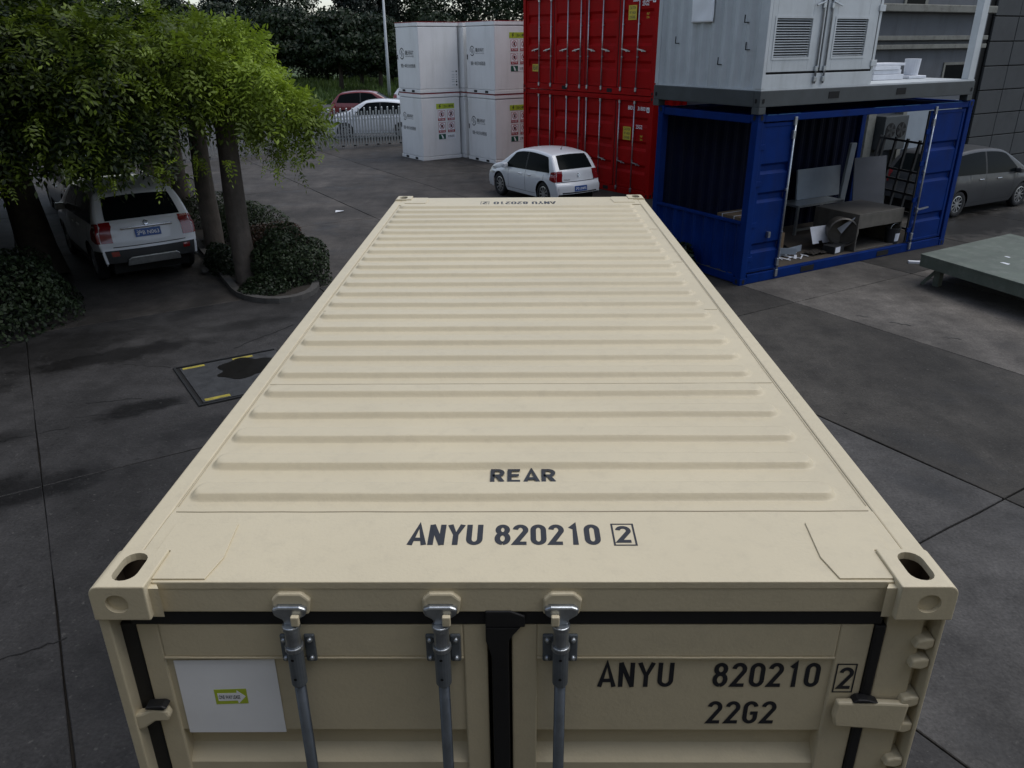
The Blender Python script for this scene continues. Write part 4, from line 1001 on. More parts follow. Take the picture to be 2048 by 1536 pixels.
for y, z in ((.38, 1.25), (.30, .85), (.9, .62), (2.0, .95)):
    m = MB(); m.box(-.055, -.045, y, y+.10, z, z+.015); m.box(-.055, -.045, y+.085, y+.10, z, z+.12); obj('wall_bracket', m, BLACK, gc)
# torn sheet of plastic taped to the corrugated end
ts = thing('torn_sheet', 'crumpled white sheet taped to the corrugated end of the grey cabin', 'sheet', uv(-.05, 0, 0), TH)
P = [[(-.02+.018*mnoise.noise(Vector((y*4, z*4, 1))), y+.03*mnoise.noise(Vector((z*3, 1, 2))), z) for y in np.linspace(1.17, 1.70, 14)] for z in [4.27+.03*math.sin(0)]+list(np.linspace(4.30, 5.2, 20))]
m = MB(); m.grid(P); o = obj('sheet', m, WHITE, ts, smooth=True); sm = o.modifiers.new('s', 'SOLIDIFY'); sm.thickness = .004
# goods on the open deck
dk = thing('carton_pile', 'pile of white flat cartons on the open deck of the grey cabin', 'cartons', uv(3.72, .75, 3.27), TH)
for x, y, z, lx, ly, lz in ((0,0,0,.9,.5,.10),(.05,.03,.10,.8,.45,.08),(.02,.0,.18,.75,.45,.07),(.10,.04,.25,.85,.42,.05)):
    m = MB(); m.box(x, x+lx, y, y+ly, z, z+lz-.004); obj('carton', m, PAPER, dk, bevel=.006)
dk = thing('cup_stack', 'white cylinder stack standing on a pale tray near the deck post', 'canister', uv(5.12, .95, 3.27), TH)
m = MB(); m.lathe([(.0001,.06),(.13,.06),(.15,.36),(.0001,.36)], 20); obj('canister', m, PAPER, dk); m = MB(); m.box(-.32, .22, -.2, .2, 0, .055); obj('tray', m, PAPER, dk, bevel=.01)

# ---- building behind
bd = thing('building', 'grey industrial building with block wall and painted ledges behind the containers', 'building', uv(0, 4.5, 0), TH)
m = MB(); m.box(5.2, 13.25, 0, 8, 0, 9); obj('rendered_wall', m, WALLP, bd)
m = MB(); m.box(13.25, 13.55, .06, 8, 0, 9); obj('joint_recess', m, BLACK, bd)
m = MB(); m.box(13.55, 28, .03, 8, 0, 9); obj('block_backing', m, BLACK, bd)
bw, bh_ = 1.18, .652
for r_ in range(9):
    for k in range(9):
        x0 = 13.55+k*bw; off = .0
        m = MB(); m.box(x0+.012+off, x0+bw-.012+off, -.03+random.uniform(-.004,.004), .029, r_*bh_+.015, (r_+1)*bh_-.015)
        obj('block', m, BLOCKM, bd, bevel=.008, seg=1)
m = MB(); m.box(5.2, 13.2, -.26, -.003, 4.62, 4.80); obj('top_ledge', m, CREAM, bd, bevel=.02)
m = MB(); m.box(5.2, 13.2, -.16, -.003, 3.96, 4.07); obj('ledge', m, CREAM, bd, bevel=.01)
m = MB(); m.box(5.2, 13.2, -.16, -.003, 3.75, 3.86); obj('ledge', m, CREAM, bd, bevel=.01)
m = MB(); m.box(11.72, 12.75, -.02, -.004, 2.92, 3.33); wn = obj('window', m, GLASS, bd); m = MB(); m.box(11.64, 11.72, -.03, -.004, 2.9, 3.4); m.box(11.72, 12.8, -.03, -.004, 3.33, 3.4); obj('window_frame', m, CREAM, wn)
m = MB(); m.box(9.55, 10.3, -.03, -.004, 4.81, 6.2); wn = obj('window', m, GLASS, bd); m = MB(); m.box(9.47, 9.55, -.04, -.004, 4.81, 6.2); m.box(10.3, 10.42, -.04, -.004, 4.81, 6.2); obj('window_frame', m, CREAM, wn)
m = MB(); m.box(9.98, 10.14, -.22, -.004, 0, 3.2); obj('pilaster', m, CREAM, bd)
m = MB(); m.box(8.6, 8.9, -.2, -.004, 0, 3.2); obj('pilaster', m, CREAM, bd)
m = MB(); m.box(10.16, 12.6, -.1, -.004, 1.2, 2.4); obj('light_panel', m, BOARDM, bd)
ac = thing('air_conditioner', 'dark two-fan air conditioner unit on the building wall behind the blue container', 'air conditioner', uv(8.98, 4.06, 1.28), TH)
m = MB(); m.box(0, .96, 0, .38, 0, .86); obj('casing', m, DARKGREY, ac, bevel=.015)
for x in (.26, .70):
    m = MB(); m.lathe([(.0001,.01),(.19,.01),(.2,0)], 20, frontf(x, .5, -.002)); f_ = obj('fan', m, BLACK, ac)
    for k in range(5):
        m = MB(); a = k*2*math.pi/5; m.bar((x, -.014, .5), (x+.18*math.cos(a), -.014, .5+.18*math.sin(a)), .07, .006, (0,-1,0)); obj('blade', m, TRIM, f_)

# ---- green platform
pf = thing('steel_platform', 'low green steel platform table on stub legs at the right edge', 'platform', (7.02, 11.66, 0), R(-70))
# local +x runs along the front edge towards the camera side, +y away
PSH = Matrix(((1, math.sin(R(-12)), 0, 0), (0, math.cos(R(-12)), 0, 0), (0,0,1,0), (0,0,0,1)))   # the deck is a skewed ramp plate
m = MB(); m.box(0, 5.0, 0, 2.85, .515, .545, PSH); obj('deck_plate', m, GREENP, pf, bevel=.004)
for q in ((.01, 5.0, .01, .07), (.01, .07, .07, 2.8), (.07, 5.0, 2.74, 2.8), (2.4, 2.5, .07, 2.74)):
    m = MB(); m.box(*q, .33, .514, PSH); obj('edge_beam', m, GREENP, pf)
for x in (.22, 2.5, 4.7):
    for y in (.22, 2.4):
        m = MB(); m.box(x, x+.12, y, y+.12, 0, .33, PSH); obj('leg', m, GREENP, pf)
m = MB(); m.bar((.05,.10,.0), (.22,.28,.33), .05, .05); obj('brace', m, GREENP, pf)
for x, y, s_ in ((1.0,.8,.08),(1.25,1.1,.06),(1.5,.9,.05),(1.4,1.5,.07),(1.9,1.3,.05),(.7,1.2,.05)):
    q = MB(); q.prism([(x-s_,y-s_*.4),(x+s_,y-s_*.5),(x+s_*.7,y+s_*.5),(x-s_*.8,y+s_*.3)], .5453, .5465); obj('paint_chip', q, PAPER, pf)
# ================================================================== CARS
def lerp_tab(tab, x):
    return float(np.interp(x, [q[0] for q in tab], [q[1] for q in tab]))
class CarShape:
    def __init__(s, L, W, prof, belt, xr, xf, rw, sill=.22, rear_base=.34):
        s.L, s.W, s.belt, s.xr, s.xf, s.rw, s.sill, s.rb = L, W, belt, xr, xf, rw, sill, rear_base
        # smooth the profile a little by corner cutting
        p = list(prof)
        for _ in range(2):
            q = [p[0]]
            for a, b in zip(p[:-1], p[1:]):
                q += [(a[0]*.75+b[0]*.25, a[1]*.75+b[1]*.25), (a[0]*.25+b[0]*.75, a[1]*.25+b[1]*.75)]
            p = q+[p[-1]]
        s.prof = p; s.H = max(z for x, z in p)
        xs = []
        for a, b in zip(p[:-1], p[1:]):
            d = math.hypot(b[0]-a[0], b[1]-a[1]); k = max(1, int(d/.07))
            xs += [a[0]+(b[0]-a[0])*i/k for i in range(k)]
        xs.append(L)
        ra = rw*1.14
        for xw in (xr, xf): xs += [xw+ra*math.cos(R(t)) for t in range(0, 181, 12)]
        xs = sorted(xs); out_ = [xs[0]]
        for x in xs[1:]:
            if x-out_[-1] > .006: out_.append(x)
        s.xs = out_; s.ra = ra
    def zt(s, x): return lerp_tab(s.prof, x)
    def zl(s, x):
        z = s.sill
        if x < .5: z = s.sill+(s.rb-s.sill)*(1-x/.5)
        if x > s.L-.5: z = s.sill+.02*(x-s.L+.5)/.5
        for xw in (s.xr, s.xf):
            if abs(x-xw) < s.ra: z = max(z, s.rw+math.sqrt(max(0, s.ra**2-(x-xw)**2)))
        return min(z, s.zt(x)-.01)
    def plan(s, x):
        return 1 - .075*max(0, 1-x/.55)**2.2 - .13*max(0, 1-(s.L-x)/.9)**2.2 - .02*max(0, 1-x/1.6)**2
    def Y(s, x, z):
        h = s.W/2*s.plan(x); zb = lerp_tab(s.belt, x); zt = s.zt(x)
        if z > zb: k = 1-.05-.20*((z-zb)/max(.3, s.H-zb))**1.25
        else:
            f = (z-s.sill)/max(.1, zb-s.sill); k = 1-.05*abs(f-.62)**1.6*2.2 - .02*max(0, .25-f)*4
            k = min(k, 1.0)
            k -= .05*max(0, (f-.85)/.15)**2
        y = h*k
        r = .06; d = zt-z
        if d < r: y -= r*.75*(1-math.sqrt(max(0, 1-((r-d)/r)**2)))
        return y
    def top(s, x, v):
        zt = s.zt(x); ye = s.Y(x, zt)
        bow = .10*max(0, 1-x/.75)**1.0; bowf = .16*max(0, 1-(s.L-x)/1.1)
        return Vector((x - bow*(1-v*v) + bowf*(1-v*v), v*ye, zt + .035*(1-v*v)*min(1, x/.6)*min(1, (s.L-x)/.8)))
    def tn(s, x, v, e=.01):
        a = s.top(min(s.L, x+e), v)-s.top(max(0, x-e), v); b = s.top(x, v+e)-s.top(x, v-e)
        return a.cross(b).normalized()
    def side(s, x, z, sg): return Vector((x, sg*s.Y(x, z), z))
    def xat(s, z, rear=True):
        """x where the rear (or front) profile passes height z"""
        p = s.prof if rear else s.prof[::-1]
        for a, b in zip(p[:-1], p[1:]):
            if (a[1]-z)*(b[1]-z) <= 0 and a[1] != b[1]: return a[0]+(b[0]-a[0])*(z-a[1])/(b[1]-a[1])
        return p[-1][0]
    def body(s):
        mb = MB(); vv = [-1,-.94,-.8,-.55,-.28,0,.28,.55,.8,.94,1]
        mb.grid([[s.top(x, v) for v in vv] for x in s.xs])
        for sg in (-1, 1):
            P = []
            for x in s.xs:
                a, b = s.zl(x), s.zt(x); P.append([s.side(x, a+(b-a)*(1-(1-f)**1.5), sg) for f in [i/13 for i in range(14)]])
            mb.grid(P)
        return mb
    def top_patch(s, x0, x1, v0, v1, off=.004, n=8, m=10, fx=None):
        P = []
        for i in range(n+1):
            x = x0+(x1-x0)*i/n; row = []
            for j in range(m+1):
                v = v0+(v1-v0)*j/m
                row.append(s.top(x, v)+s.tn(x, v)*off)
            P.append(row)
        return P
    def side_patch(s, sg, xa, xb, zlo, zhi, off=.004, n=24, m=5):
        P = []
        for i in range(n+1):
            x = xa+(xb-xa)*i/n; a, b = zlo(x), zhi(x)
            if b < a: b = a
            P.append([s.side(x, a+(b-a)*j/m, sg)+Vector((0, sg*off, 0)) for j in range(m+1)])
        return P
def wheel(parent, x, y, r, sg):
    m = MB(); Mx = frame((x, y, r), (1,0,0), (0,0,1)) if sg < 0 else frame((x, y, r), (-1,0,0), (0,0,1))
    wd = .2
    m.lathe([(r*.66,-wd+.02),(r*.94,-wd+.01),(r,-wd+.04),(r,-.03),(r*.95,-.002),(r*.72,.0),(r*.66,-.012)], 30, Mx)
    t = obj('tyre', m, TYRE, parent, smooth=True)
    m = MB(); m.lathe([(r*.665,-.012),(r*.62,-.02),(r*.60,-.06),(r*.0001,-.075)], 30, Mx); obj('wheel_dish', m, BLACK, t)
    m = MB()
    for k in range(10):
        a = 2*math.pi*k/10; ca, sa = math.cos(a), math.sin(a)
        p0 = Mx @ Vector((ca*r*.08, sa*r*.08, -.022)); p1 = Mx @ Vector((ca*r*.63, sa*r*.63, -.022)); m.bar(p0, p1, .032, .014, Mx.to_3x3() @ Vector((0,0,1)))
    m.lathe([(r*.15,-.03),(r*.15,-.012),(.0001,-.010)], 14, Mx); m.lathe([(r*.66,-.014),(r*.60,-.010),(r*.60,-.03)], 30, Mx)
    obj('rim', m, RIM, t)
def car(name, label, loc, head, S, paint_, kind='hatch', plate=None, detail=True, roof=None, rearwin=None, glass_x=None, lamp=None):
    t = thing(name, label, 'car', (loc[0], loc[1], loc[2] if len(loc) > 2 else 0), R(head))
    obj('body', S.body(), paint_, t, smooth=True, fix=True)
    m = MB(); m.box(.12, S.L-.15, -S.W/2+.24, S.W/2-.24, S.sill-.04, .72); obj('underbody', m, BLACK, t)
    m = MB(); m.box(S.xr+.45, S.xf-.45, -S.W/2+.10, S.W/2-.10, S.sill-.02, S.sill+.12); obj('floor_pan', m, BLACK, t)
    for x in (S.xr, S.xf):
        for sg in (-1, 1): wheel(t, x, sg*(S.W/2*S.plan(x)*.965), S.rw, sg)
    # rear glass
    m = MB(); m.grid(S.top_patch(rearwin[0], rearwin[1], -.84, .84, .005)); obj('rear_window', m, GLASS, t, smooth=True)
    # windscreen
    m = MB(); m.grid(S.top_patch(glass_x[2], glass_x[3], -.88, .88, .005)); obj('windscreen', m, GLASS, t, smooth=True)
    xa, xb = glass_x[0], glass_x[1]
    zb = lambda x: lerp_tab(S.belt, x)+.025
    def zh(x): return min(S.zt(x)-.065, zb(x)+max(0, (x-xa))*1.9+.05, zb(x)+max(0, (xb-x))*.75)
    mid = (xa+xb)*.5
    for sg in (-1, 1):
        for a, b in ((xa, mid-.03), (mid+.03, xb)):
            m = MB(); m.grid(S.side_patch(sg, a, b, zb, zh)); obj('side_window', m, GLASS, t, smooth=True)
        m = MB(); m.grid(S.side_patch(sg, mid-.03, mid+.03, zb, zh, .0035)); obj('door_pillar', m, TRIM, t)
        # door seams
        m = MB()
        for x in (xa+.25, mid, xb-.28):
            m.grid(S.side_patch(sg, x-.005, x+.005, lambda q: max(S.sill+.10, S.zl(q)+.01), lambda q: zb(q)-.02, .0025, 1, 10))
        m.grid(S.side_patch(sg, S.xr+.42, S.xf-.40, lambda q: S.sill+.10, lambda q: S.sill+.108, .0025, 12, 1))
        obj('door_seam', m, TRIM, t)
        for x in (mid-.22, xb-.95):
            z = zb(x)-.13; y = S.Y(x, z); m = MB(); m.box(x-.09, x+.09, sg*y-.02, sg*y+.02, z-.014, z+.014); obj('door_handle', m, CHROME if kind == 'mpv' else paint_, t, bevel=.008)
        z = zb(xb)-.02; x = xb-.16; y = S.Y(x, z); m = MB(); m.box(x-.07, x+.07, min(sg*y, sg*(y+.17)), max(sg*y, sg*(y+.17)), z+.0, z+.13); obj('door_mirror', m, paint_, t, bevel=.03)
        # tail lamp wraps from the tailgate to the flank
        z0, z1 = lamp; xl0, xl1 = S.xat(z0), S.xat(z1)
        m = MB(); m.grid(S.top_patch(xl0, xl1, sg*.76, sg*1.0, .010, 8, 6))
        m.grid(S.side_patch(sg, xl0+.001, xl1+.17, lambda q: max(z0+.25*max(0, q-xl1), S.zl(q)), lambda q: min(S.zt(q), z1-.15*max(0, q-xl1)), .010, 14, 12))
        obj('tail_lamp', m, TAIL, t, smooth=True)
        # head lamp
        xh = S.xat(.72, False); m = MB(); m.grid(S.side_patch(sg, xh-.42, xh-.03, lambda q: .62, lambda q: min(.80, S.zt(q)-.015), .005, 8, 3)); obj('head_lamp', m, RIM, t)
    if kind == 'hatch':
        xb_ = S.xat(.61); m = MB(); m.grid(S.top_patch(0.0, xb_, -1, 1, .016, 8, 14))
        for sg in (-1, 1): m.grid(S.side_patch(sg, 0.0, S.xr-S.ra-.02, lambda q: S.zl(q), lambda q: min(S.zt(q), .61-.05*q), .014, 10, 6))
        obj('rear_bumper', m, paint_, t, smooth=True)
        m = MB(); m.grid(S.top_patch(.001, .003, -.86, .86, .021, 1, 14)); obj('bumper_slit', m, TRIM, t)
    if kind == 'suv':
        xb_ = S.xat(.66)
        m = MB(); m.grid(S.top_patch(0.0, xb_, -1, 1, .008, 8, 14))
        for sg in (-1, 1): m.grid(S.side_patch(sg, 0.0, S.xr-S.ra-.0, lambda q: S.zl(q), lambda q: min(S.zt(q), .66-.1*q), .008, 10, 5))
        for sg in (-1, 1): m.grid(S.side_patch(sg, S.xr+S.ra, S.xf-S.ra, lambda q: S.zl(q), lambda q: S.zl(q)+.14, .007, 10, 2))
        obj('bumper', m, TRIM, t, smooth=True)
        x0 = .006; c = S.top(x0, 0)
        m = MB(); m.prism([(-.46,-.10),(.46,-.10),(.44,.02),(.38,.06),(-.38,.06),(-.44,.02)], 0, .03, frame(c+Vector((-.005,0,-.02)), (0,-1,0), (-.25,0,1))); obj('skid_plate', m, STEEL, t, bevel=.02)
        for sg in (-1, 1):
            m = MB(); m.grid(S.top_patch(.012, .028, sg*.72, sg*.88, .014, 2, 3)); obj('reflector', m, TAIL, t)
    if plate:
        zc = plate[0]; xp = S.xat(zc); c = S.top(xp, 0); n = S.tn(xp, 0); up = Vector((0,0,1)); up = (up-n*up.dot(n)).normalized()
        if n.x > 0: n = -n
        xw = up.cross(n)
        if xw.y > 0: xw = -xw
        c = c + n*.014
        Mx = frame(c, xw, up)
        if (Mx.to_3x3() @ Vector((0,0,1))).dot(n) < 0: Mx = frame(c, -xw, up)
        m = MB(); m.prism([(-.22,-.07),(.22,-.07),(.22,.07),(-.22,.07)], 0, .006, Mx); pl_ = obj('number_plate', m, PLATEB, t)
        text(plate[1], .38, .09, WHITE, pl_, Mx @ Matrix.Translation((0,0,.0075)), bold=.01)
        ze = plate[2]; xe = S.xat(ze); c = S.top(xe, 0); n = S.tn(xe, 0)
        if n.x > 0: n = -n
        up = Vector((0,0,1)); up = (up-n*up.dot(n)).normalized(); Mx = frame(c+n*.006, (0,-1,0), up)
        m = MB(); m.lathe([(.0001,.012),(.03,.012),(.045,.010),(.05,.0)], 20, Mx); em = obj('emblem', m, CHROME if kind == 'suv' else TRIM, t)
        m = MB()
        if kind == 'hatch':
            for pth in ([(-.028,.03),(-.008,-.002),(.0,.012),(.008,-.002),(.028,.03)], [(-.034,.012),(-.018,-.034),(0,-.004),(.018,-.034),(.034,.012)]):
                stroke(pth, .007, lambda a, b, l: tuple(Mx @ Vector((a, b, .0125+l))), m, .0006)
            ring(m, 0, 0, .040, .047, Mx @ Matrix.Translation((0,0,.0128)))
        else:
            for k in (-.02, 0, .02): m.bar(tuple(Mx @ Vector((k-.008,-.022,.014))), tuple(Mx @ Vector((k+.008,.022,.014))), .008, .004)
        obj('emblem_mark', m, CHROME if kind == 'hatch' else TRIM, em, fix=False)
        if kind == 'hatch':
            ze = plate[3]; xe = S.xat(ze); c = S.top(xe, .55); n = S.tn(xe, .55); n = -n if n.x > 0 else n
            up = (Vector((0,0,1))-n*n.z).normalized(); Mx = frame(c+n*.008, up.cross(n), up); Mx = Mx if (Mx.to_3x3() @ Vector((1,0,0))).y < 0 else frame(c+n*.008, n.cross(up), up)
            text('CROSS POLO'[6:], .2, .035, INK, t, Mx, bold=.01)
        if kind == 'suv':
            ze = plate[3]; xe = S.xat(ze); c = S.top(xe, 0); m = MB(); m.box(c.x-.025, c.x+.03, -.44, .44, c.z-.018, c.z+.018); obj('tailgate_trim', m, CHROME, t, bevel=.008)
    # tailgate seam
    xs0, xs1 = S.xat(.70), S.xat(1.0); m = MB()
    m.grid(S.top_patch(xs0, xs0+.006, -.80, .80, .003, 1, 12)); obj('tailgate_seam', m, TRIM, t)
    if kind == 'hatch':
        m = MB(); c = S.top(rearwin[1]+.45, 0); m.tube([c, c+Vector((-.12, 0, .20))], [.008, .004], 6); m.lathe([(.03,0),(.015,.02),(.0001,.02)], 10, Matrix.Translation(c)); obj('antenna', m, TRIM, t)
    if kind == 'suv':
        for sg in (-1, 1):
            m = MB(); pts = [(x, sg*(S.Y(x, S.zt(x))-.04), S.zt(x)+(.05 if .8 < x < 2.4 else .01)) for x in (.7,.85,1.2,1.6,2.0,2.35,2.55)]; m.tube(pts, .014, 6); obj('roof_rail', m, CHROME, t)
    return t
HATCH = CarShape(3.97, 1.69, [(0,.40),(.012,.58),(.05,.655),(.10,.70),(.15,.96),(.20,1.02),(.46,1.35),(.62,1.405),(1.3,1.46),(2.0,1.445),(2.42,1.365),(3.05,1.01),(3.18,.965),(3.6,.885),(3.85,.76),(3.94,.60),(3.97,.38)],
                 [(0,.90),(.5,.915),(2.9,.86),(3.97,.68)], .70, 3.17, .335)
SUVS = CarShape(4.28, 1.78, [(0,.44),(.015,.60),(.05,.70),(.10,.78),(.17,1.08),(.24,1.14),(.55,1.50),(.75,1.575),(1.5,1.655),(2.2,1.63),(2.6,1.55),(3.25,1.15),(3.4,1.10),(3.9,1.0),(4.15,.85),(4.24,.65),(4.28,.42)],
                 [(0,1.06),(.6,1.06),(3.1,1.0),(4.28,.8)], .80, 3.36, .345, .26, .40)
MPVS = CarShape(4.70, 1.80, [(0,.44),(.015,.60),(.05,.68),(.10,.74),(.16,1.05),(.22,1.12),(.50,1.50),(.68,1.58),(1.6,1.66),(2.5,1.62),(2.9,1.52),(3.65,1.10),(3.8,1.05),(4.3,.95),(4.55,.82),(4.66,.62),(4.70,.42)],
                 [(0,1.05),(.6,1.04),(3.4,.96),(4.7,.8)], .92, 3.68, .33)
car('parked_hatchback', 'white hatchback parked against the red containers, blue plate and red tail lamps', (1.55,18.86), 124, HATCH, CARWHITE, 'hatch', (.53, '沪D UN692', .86, .76), rearwin=(.20,.50), glass_x=(.42,2.88,2.42,3.03), lamp=(.72,.99)).scale = (.85,.90,.95)
car('parked_suv', 'white compact sport utility car backed under the vine pergola, blue number plate', (-6.68,12.08), 128, SUVS, CARWHITE, 'suv', (.90, '沪B N063', 1.06, 1.0), rearwin=(.235,.56), glass_x=(.45,3.0,2.6,3.22), lamp=(.78,1.12))
car('parked_car', 'dark car with pale bonnet parked ahead of the white car under the pergola', (-10.0,17.2), 128, HATCH, CARSILVER, 'plain', rearwin=(.20,.50), glass_x=(.42,2.88,2.42,3.03), lamp=(.72,.99))
car('parked_minivan', 'grey minivan standing between the blue container and the block wall', (9.45,17.6), 30, MPVS, MPVGREY, 'mpv', rearwin=(.22,.52), glass_x=(.42,3.45,2.9,3.62), lamp=(.80,1.10)).scale = (.95, .95, .93)
car('parked_suv', 'white sport utility car parked on the road just outside the sliding gate', (-4.55,36.0), 181, SUVS, CARWHITE, 'plain', rearwin=(.235,.56), glass_x=(.45,3.0,2.6,3.22), lamp=(.78,1.12))
car('parked_suv', 'dark red sport utility car parked on the road behind the white one', (-10.3,43.2), 3, SUVS, CARRED, 'plain', rearwin=(.235,.56), glass_x=(.45,3.0,2.6,3.22), lamp=(.78,1.12))
car('parked_hatchback', 'white car on the far road just peeking out behind the white units', (-8.3,52.5), 2, HATCH, CARWHITE, 'plain', rearwin=(.20,.50), glass_x=(.42,2.88,2.42,3.03), lamp=(.72,.99))

# ================================================================== SLIDING GATE
gt = thing('sliding_gate', 'stainless retractable picket gate across the yard entrance in front of parked cars', 'gate', (0,0,0))
gpath = [(-15.2,25.6),(-12.6,27.3),(-10.9,29.3),(-9.6,30.3),(-7.8,31.25),(-4.9,32.75),(-2.4,33.9)]
gp2 = [Vector((x, y, 0)) for x, y in gpath]; pts = []
acc = 0; step = .125; carry = 0
for a, b in zip(gp2[:-1], gp2[1:]):
    d = (b-a); Ls = d.length; s_ = carry
    while s_ < Ls: pts.append((a+d*(s_/Ls), math.atan2(d.y, d.x))); s_ += step
    carry = s_-Ls
m = MB(); m.box(-.028, .028, -.022, .022, .13, 1.48); PICK = m.mesh('picket', STEEL)
m = MB(); m.lathe([(.0001,1.60),(.025,1.585),(.038,1.555),(.03,1.53),(.02,1.515),(.04,1.49),(.04,1.475),(.0001,1.475)], 10); FIN = m.mesh('finial', STEEL, smooth=True)
for i, (p, a) in enumerate(pts):
    o = link('picket', PICK, gt, p+Vector((0,0, -.03 if i % 2 else 0)), (0, 0, a))
    if i % 2 == 0: link('finial', FIN, o)
lk = MB(); bs_ = MB()
for i in range(len(pts)-2):
    p, q = pts[i][0], pts[i+2][0]; n_ = Vector((-math.sin(pts[i][1]), math.cos(pts[i][1]), 0))*(.028 if i % 2 else -.028)
    for z0, z1 in ((.35,.62),(.62,.35),(1.05,1.32),(1.32,1.05)): lk.bar(p+n_+Vector((0,0,z0)), q+n_+Vector((0,0,z1)), .016, .010)
    if i % 4 == 0: bs_.lathe([(.05,-.02),(.05,.02)], 10, frame(p+Vector((0,0,.05)), (math.cos(pts[i][1]), math.sin(pts[i][1]), 0), (0,0,1))); bs_.box(p.x-.05, p.x+.05, p.y-.05, p.y+.05, .09, .14)
stuff(obj('scissor_link', lk, STEEL, gt)); stuff(obj('roller_foot', bs_, TRIM, gt))

# ================================================================== LAMP POLE, FAR WALL
lp = thing('lamp_pole', 'slim pale lamp pole rising in front of the dark far trees', 'lamp pole', (-9.98,61.8,0))
m = MB(); m.tube([(0,0,0),(0,0,3),(0,0,8.6)], [.13,.11,.07], 12); obj('pole', m, LAMPP, lp, smooth=True)
m = MB(); m.box(-.2,.2,-.2,.2,0,.25); obj('base', m, KERBM, lp); m = MB(); m.bar((0,0,8.5),(1.4,0,8.9),.07,.07); m.bar((1.2,0,8.85),(1.9,0,9.0),.22,.12); obj('lamp_arm', m, LAMPP, lp)
bwall = thing('boundary_wall', 'weathered grey boundary wall seen between the lamp pole and white units', 'wall', (-10.5,98,0))
m = MB(); m.box(0, 40, 0, .3, 0, 5.2); obj('wall', m, BLOCKM, bwall)
m = MB()
for k in range(14): m.box(k*3, k*3+.3, -.12, 0, 0, 5.4)
obj('wall_pier', m, BLOCKM, bwall)

# ================================================================== VINE PERGOLA
PA = Vector((-.507,.862,0)); PQ = Vector((-.862,-.507,0)); P0 = Vector((-4.95,11.85,0))
def pg(p, q, z=0): return P0+PA*p+PQ*q+Vector((0,0,z))
per = thing('vine_pergola', 'parking pergola on rough concrete posts smothered in bright green vine leaves', 'pergola', P0)
def post(p, q, r0, r1, h=3.1, lean=(0,0)):
    c = pg(p, q)-P0; m = MB(); n = 9; P = []
    for i in range(n):
        z = h*i/(n-1); r = r0+(r1-r0)*i/(n-1)
        P.append([tuple(c+Vector((lean[0]*z+ (r*(1+.06*math.sin(3*a+i)+.05*mnoise.noise(Vector((math.cos(a)*2, math.sin(a)*2+p, z*1.5)))))*math.cos(a), lean[1]*z+(r*(1+.06*math.sin(3*a+i)))*math.sin(a), z))) for a in np.linspace(0, 2*math.pi, 17)])
    m.grid(P); obj('post', m, POSTM, per, smooth=True)
for p, q, r0, r1 in ((0,0,.20,.155),(2.97,.0,.20,.16),(6.0,.1,.2,.16),(9.0,.1,.2,.16),(12.0,.1,.2,.16),(2.6,4.4,.2,.16),(5.6,4.5,.2,.16),(8.6,4.5,.2,.16)): post(p, q, r0, r1)
for q in (0, 4.5):
    m = MB(); m.bar(pg(-.3, q, 3.18)-P0, pg(12.3, q, 3.18)-P0, .16, .18); obj('beam', m, POSTM, per)
for k in range(14):
    m = MB(); m.bar(pg(-.2+k*.95, -.45, 3.34)-P0, pg(-.2+k*.95, 9, 3.36)-P0, .1, .12); obj('cross_beam', m, POSTM, per)
# the big old stem at the left bears part of the vine
ot = thing('old_tree', 'thick dark tree trunk rising behind the large dark bush', 'tree', (-9.33,12.88,0))
m = MB(); m.tube([(.35,-.35,-.05),(.2,-.2,.5),(.0,0,1.3),(-.2,.15,2.2),(-.3,.25,3.2)], [.40,.33,.29,.27,.24], 14); obj('trunk', m, BARK, ot, smooth=True)
# foliage: leaves on the shell of a lumpy rounded box, in pergola coordinates
def vine_shell(q, seed=5):
    P_, Q_, Z_ = q[:, 0], q[:, 1]-.22, q[:, 2]
    a = np.clip((1.3-Q_)/2.7, 0, 1); zt = 2.45+(2.12+.13*np.clip(Q_-.75, 0, 9))*np.sqrt(1-a*a)
    b = np.clip((.3-P_)/1.7, 0, 1); zt = 2.45+(zt-2.45)*np.sqrt(1-b*b*.9)
    zb_ = 2.56+.46*np.clip(1-Q_/1.6, 0, 1)+.1*np.sin(P_*1.3)+.12*np.sin(Q_*1.7+1)-.15*np.clip(Q_-2.0, 0, 4)
    f = np.maximum.reduce([(Z_-zt)*.85, (zb_-Z_), -1.25+.25*np.clip(1.4-Q_/1.8, 0, 1)-P_, P_-12.6, -1.20-Q_, Q_-9.3])
    return f + .34*lump(q, .95, seed) + .24*lump(q, 2.3, 3+seed) + .10*lump(q, 5.0, 9+seed)
def canopy(n, seed):
    F = lambda q: vine_shell(q, seed)
    lo = np.array([-1.6,-2.1,1.7]); hi = np.array([12.8,9.5,5.6]); out_ = []; nr = []
    r_ = np.random.default_rng(seed); need = n
    while need > 0:
        k = 60000
        # favour the faces the yard sees
        p = lo+(hi-lo)*r_.uniform(0, 1, (k, 3)); p[:, 0] = lo[0]+(hi[0]-lo[0])*r_.uniform(0, 1, k)**1.35; p[:, 1] = lo[1]+(hi[1]-lo[1])*r_.uniform(0, 1, k)**1.25
        f = F(p)
        ok = (f > -.55) & (f < .02) & (r_.uniform(0, 1, k) < np.exp((f)/.28))
        p = p[ok]; e = .06
        if len(p) == 0: continue
        g = np.stack([F(p+np.eye(3)[i]*e)-F(p-np.eye(3)[i]*e) for i in range(3)], 1); g /= np.linalg.norm(g, axis=1, keepdims=True)+1e-9
        keep = ~((g[:, 2] < -.5) & (r_.uniform(0, 1, len(p)) < .7))
        p, g = p[keep], g[keep]
        out_.append(p); nr.append(g); need -= len(p)
    return np.concatenate(out_)[:n], np.concatenate(nr)[:n]
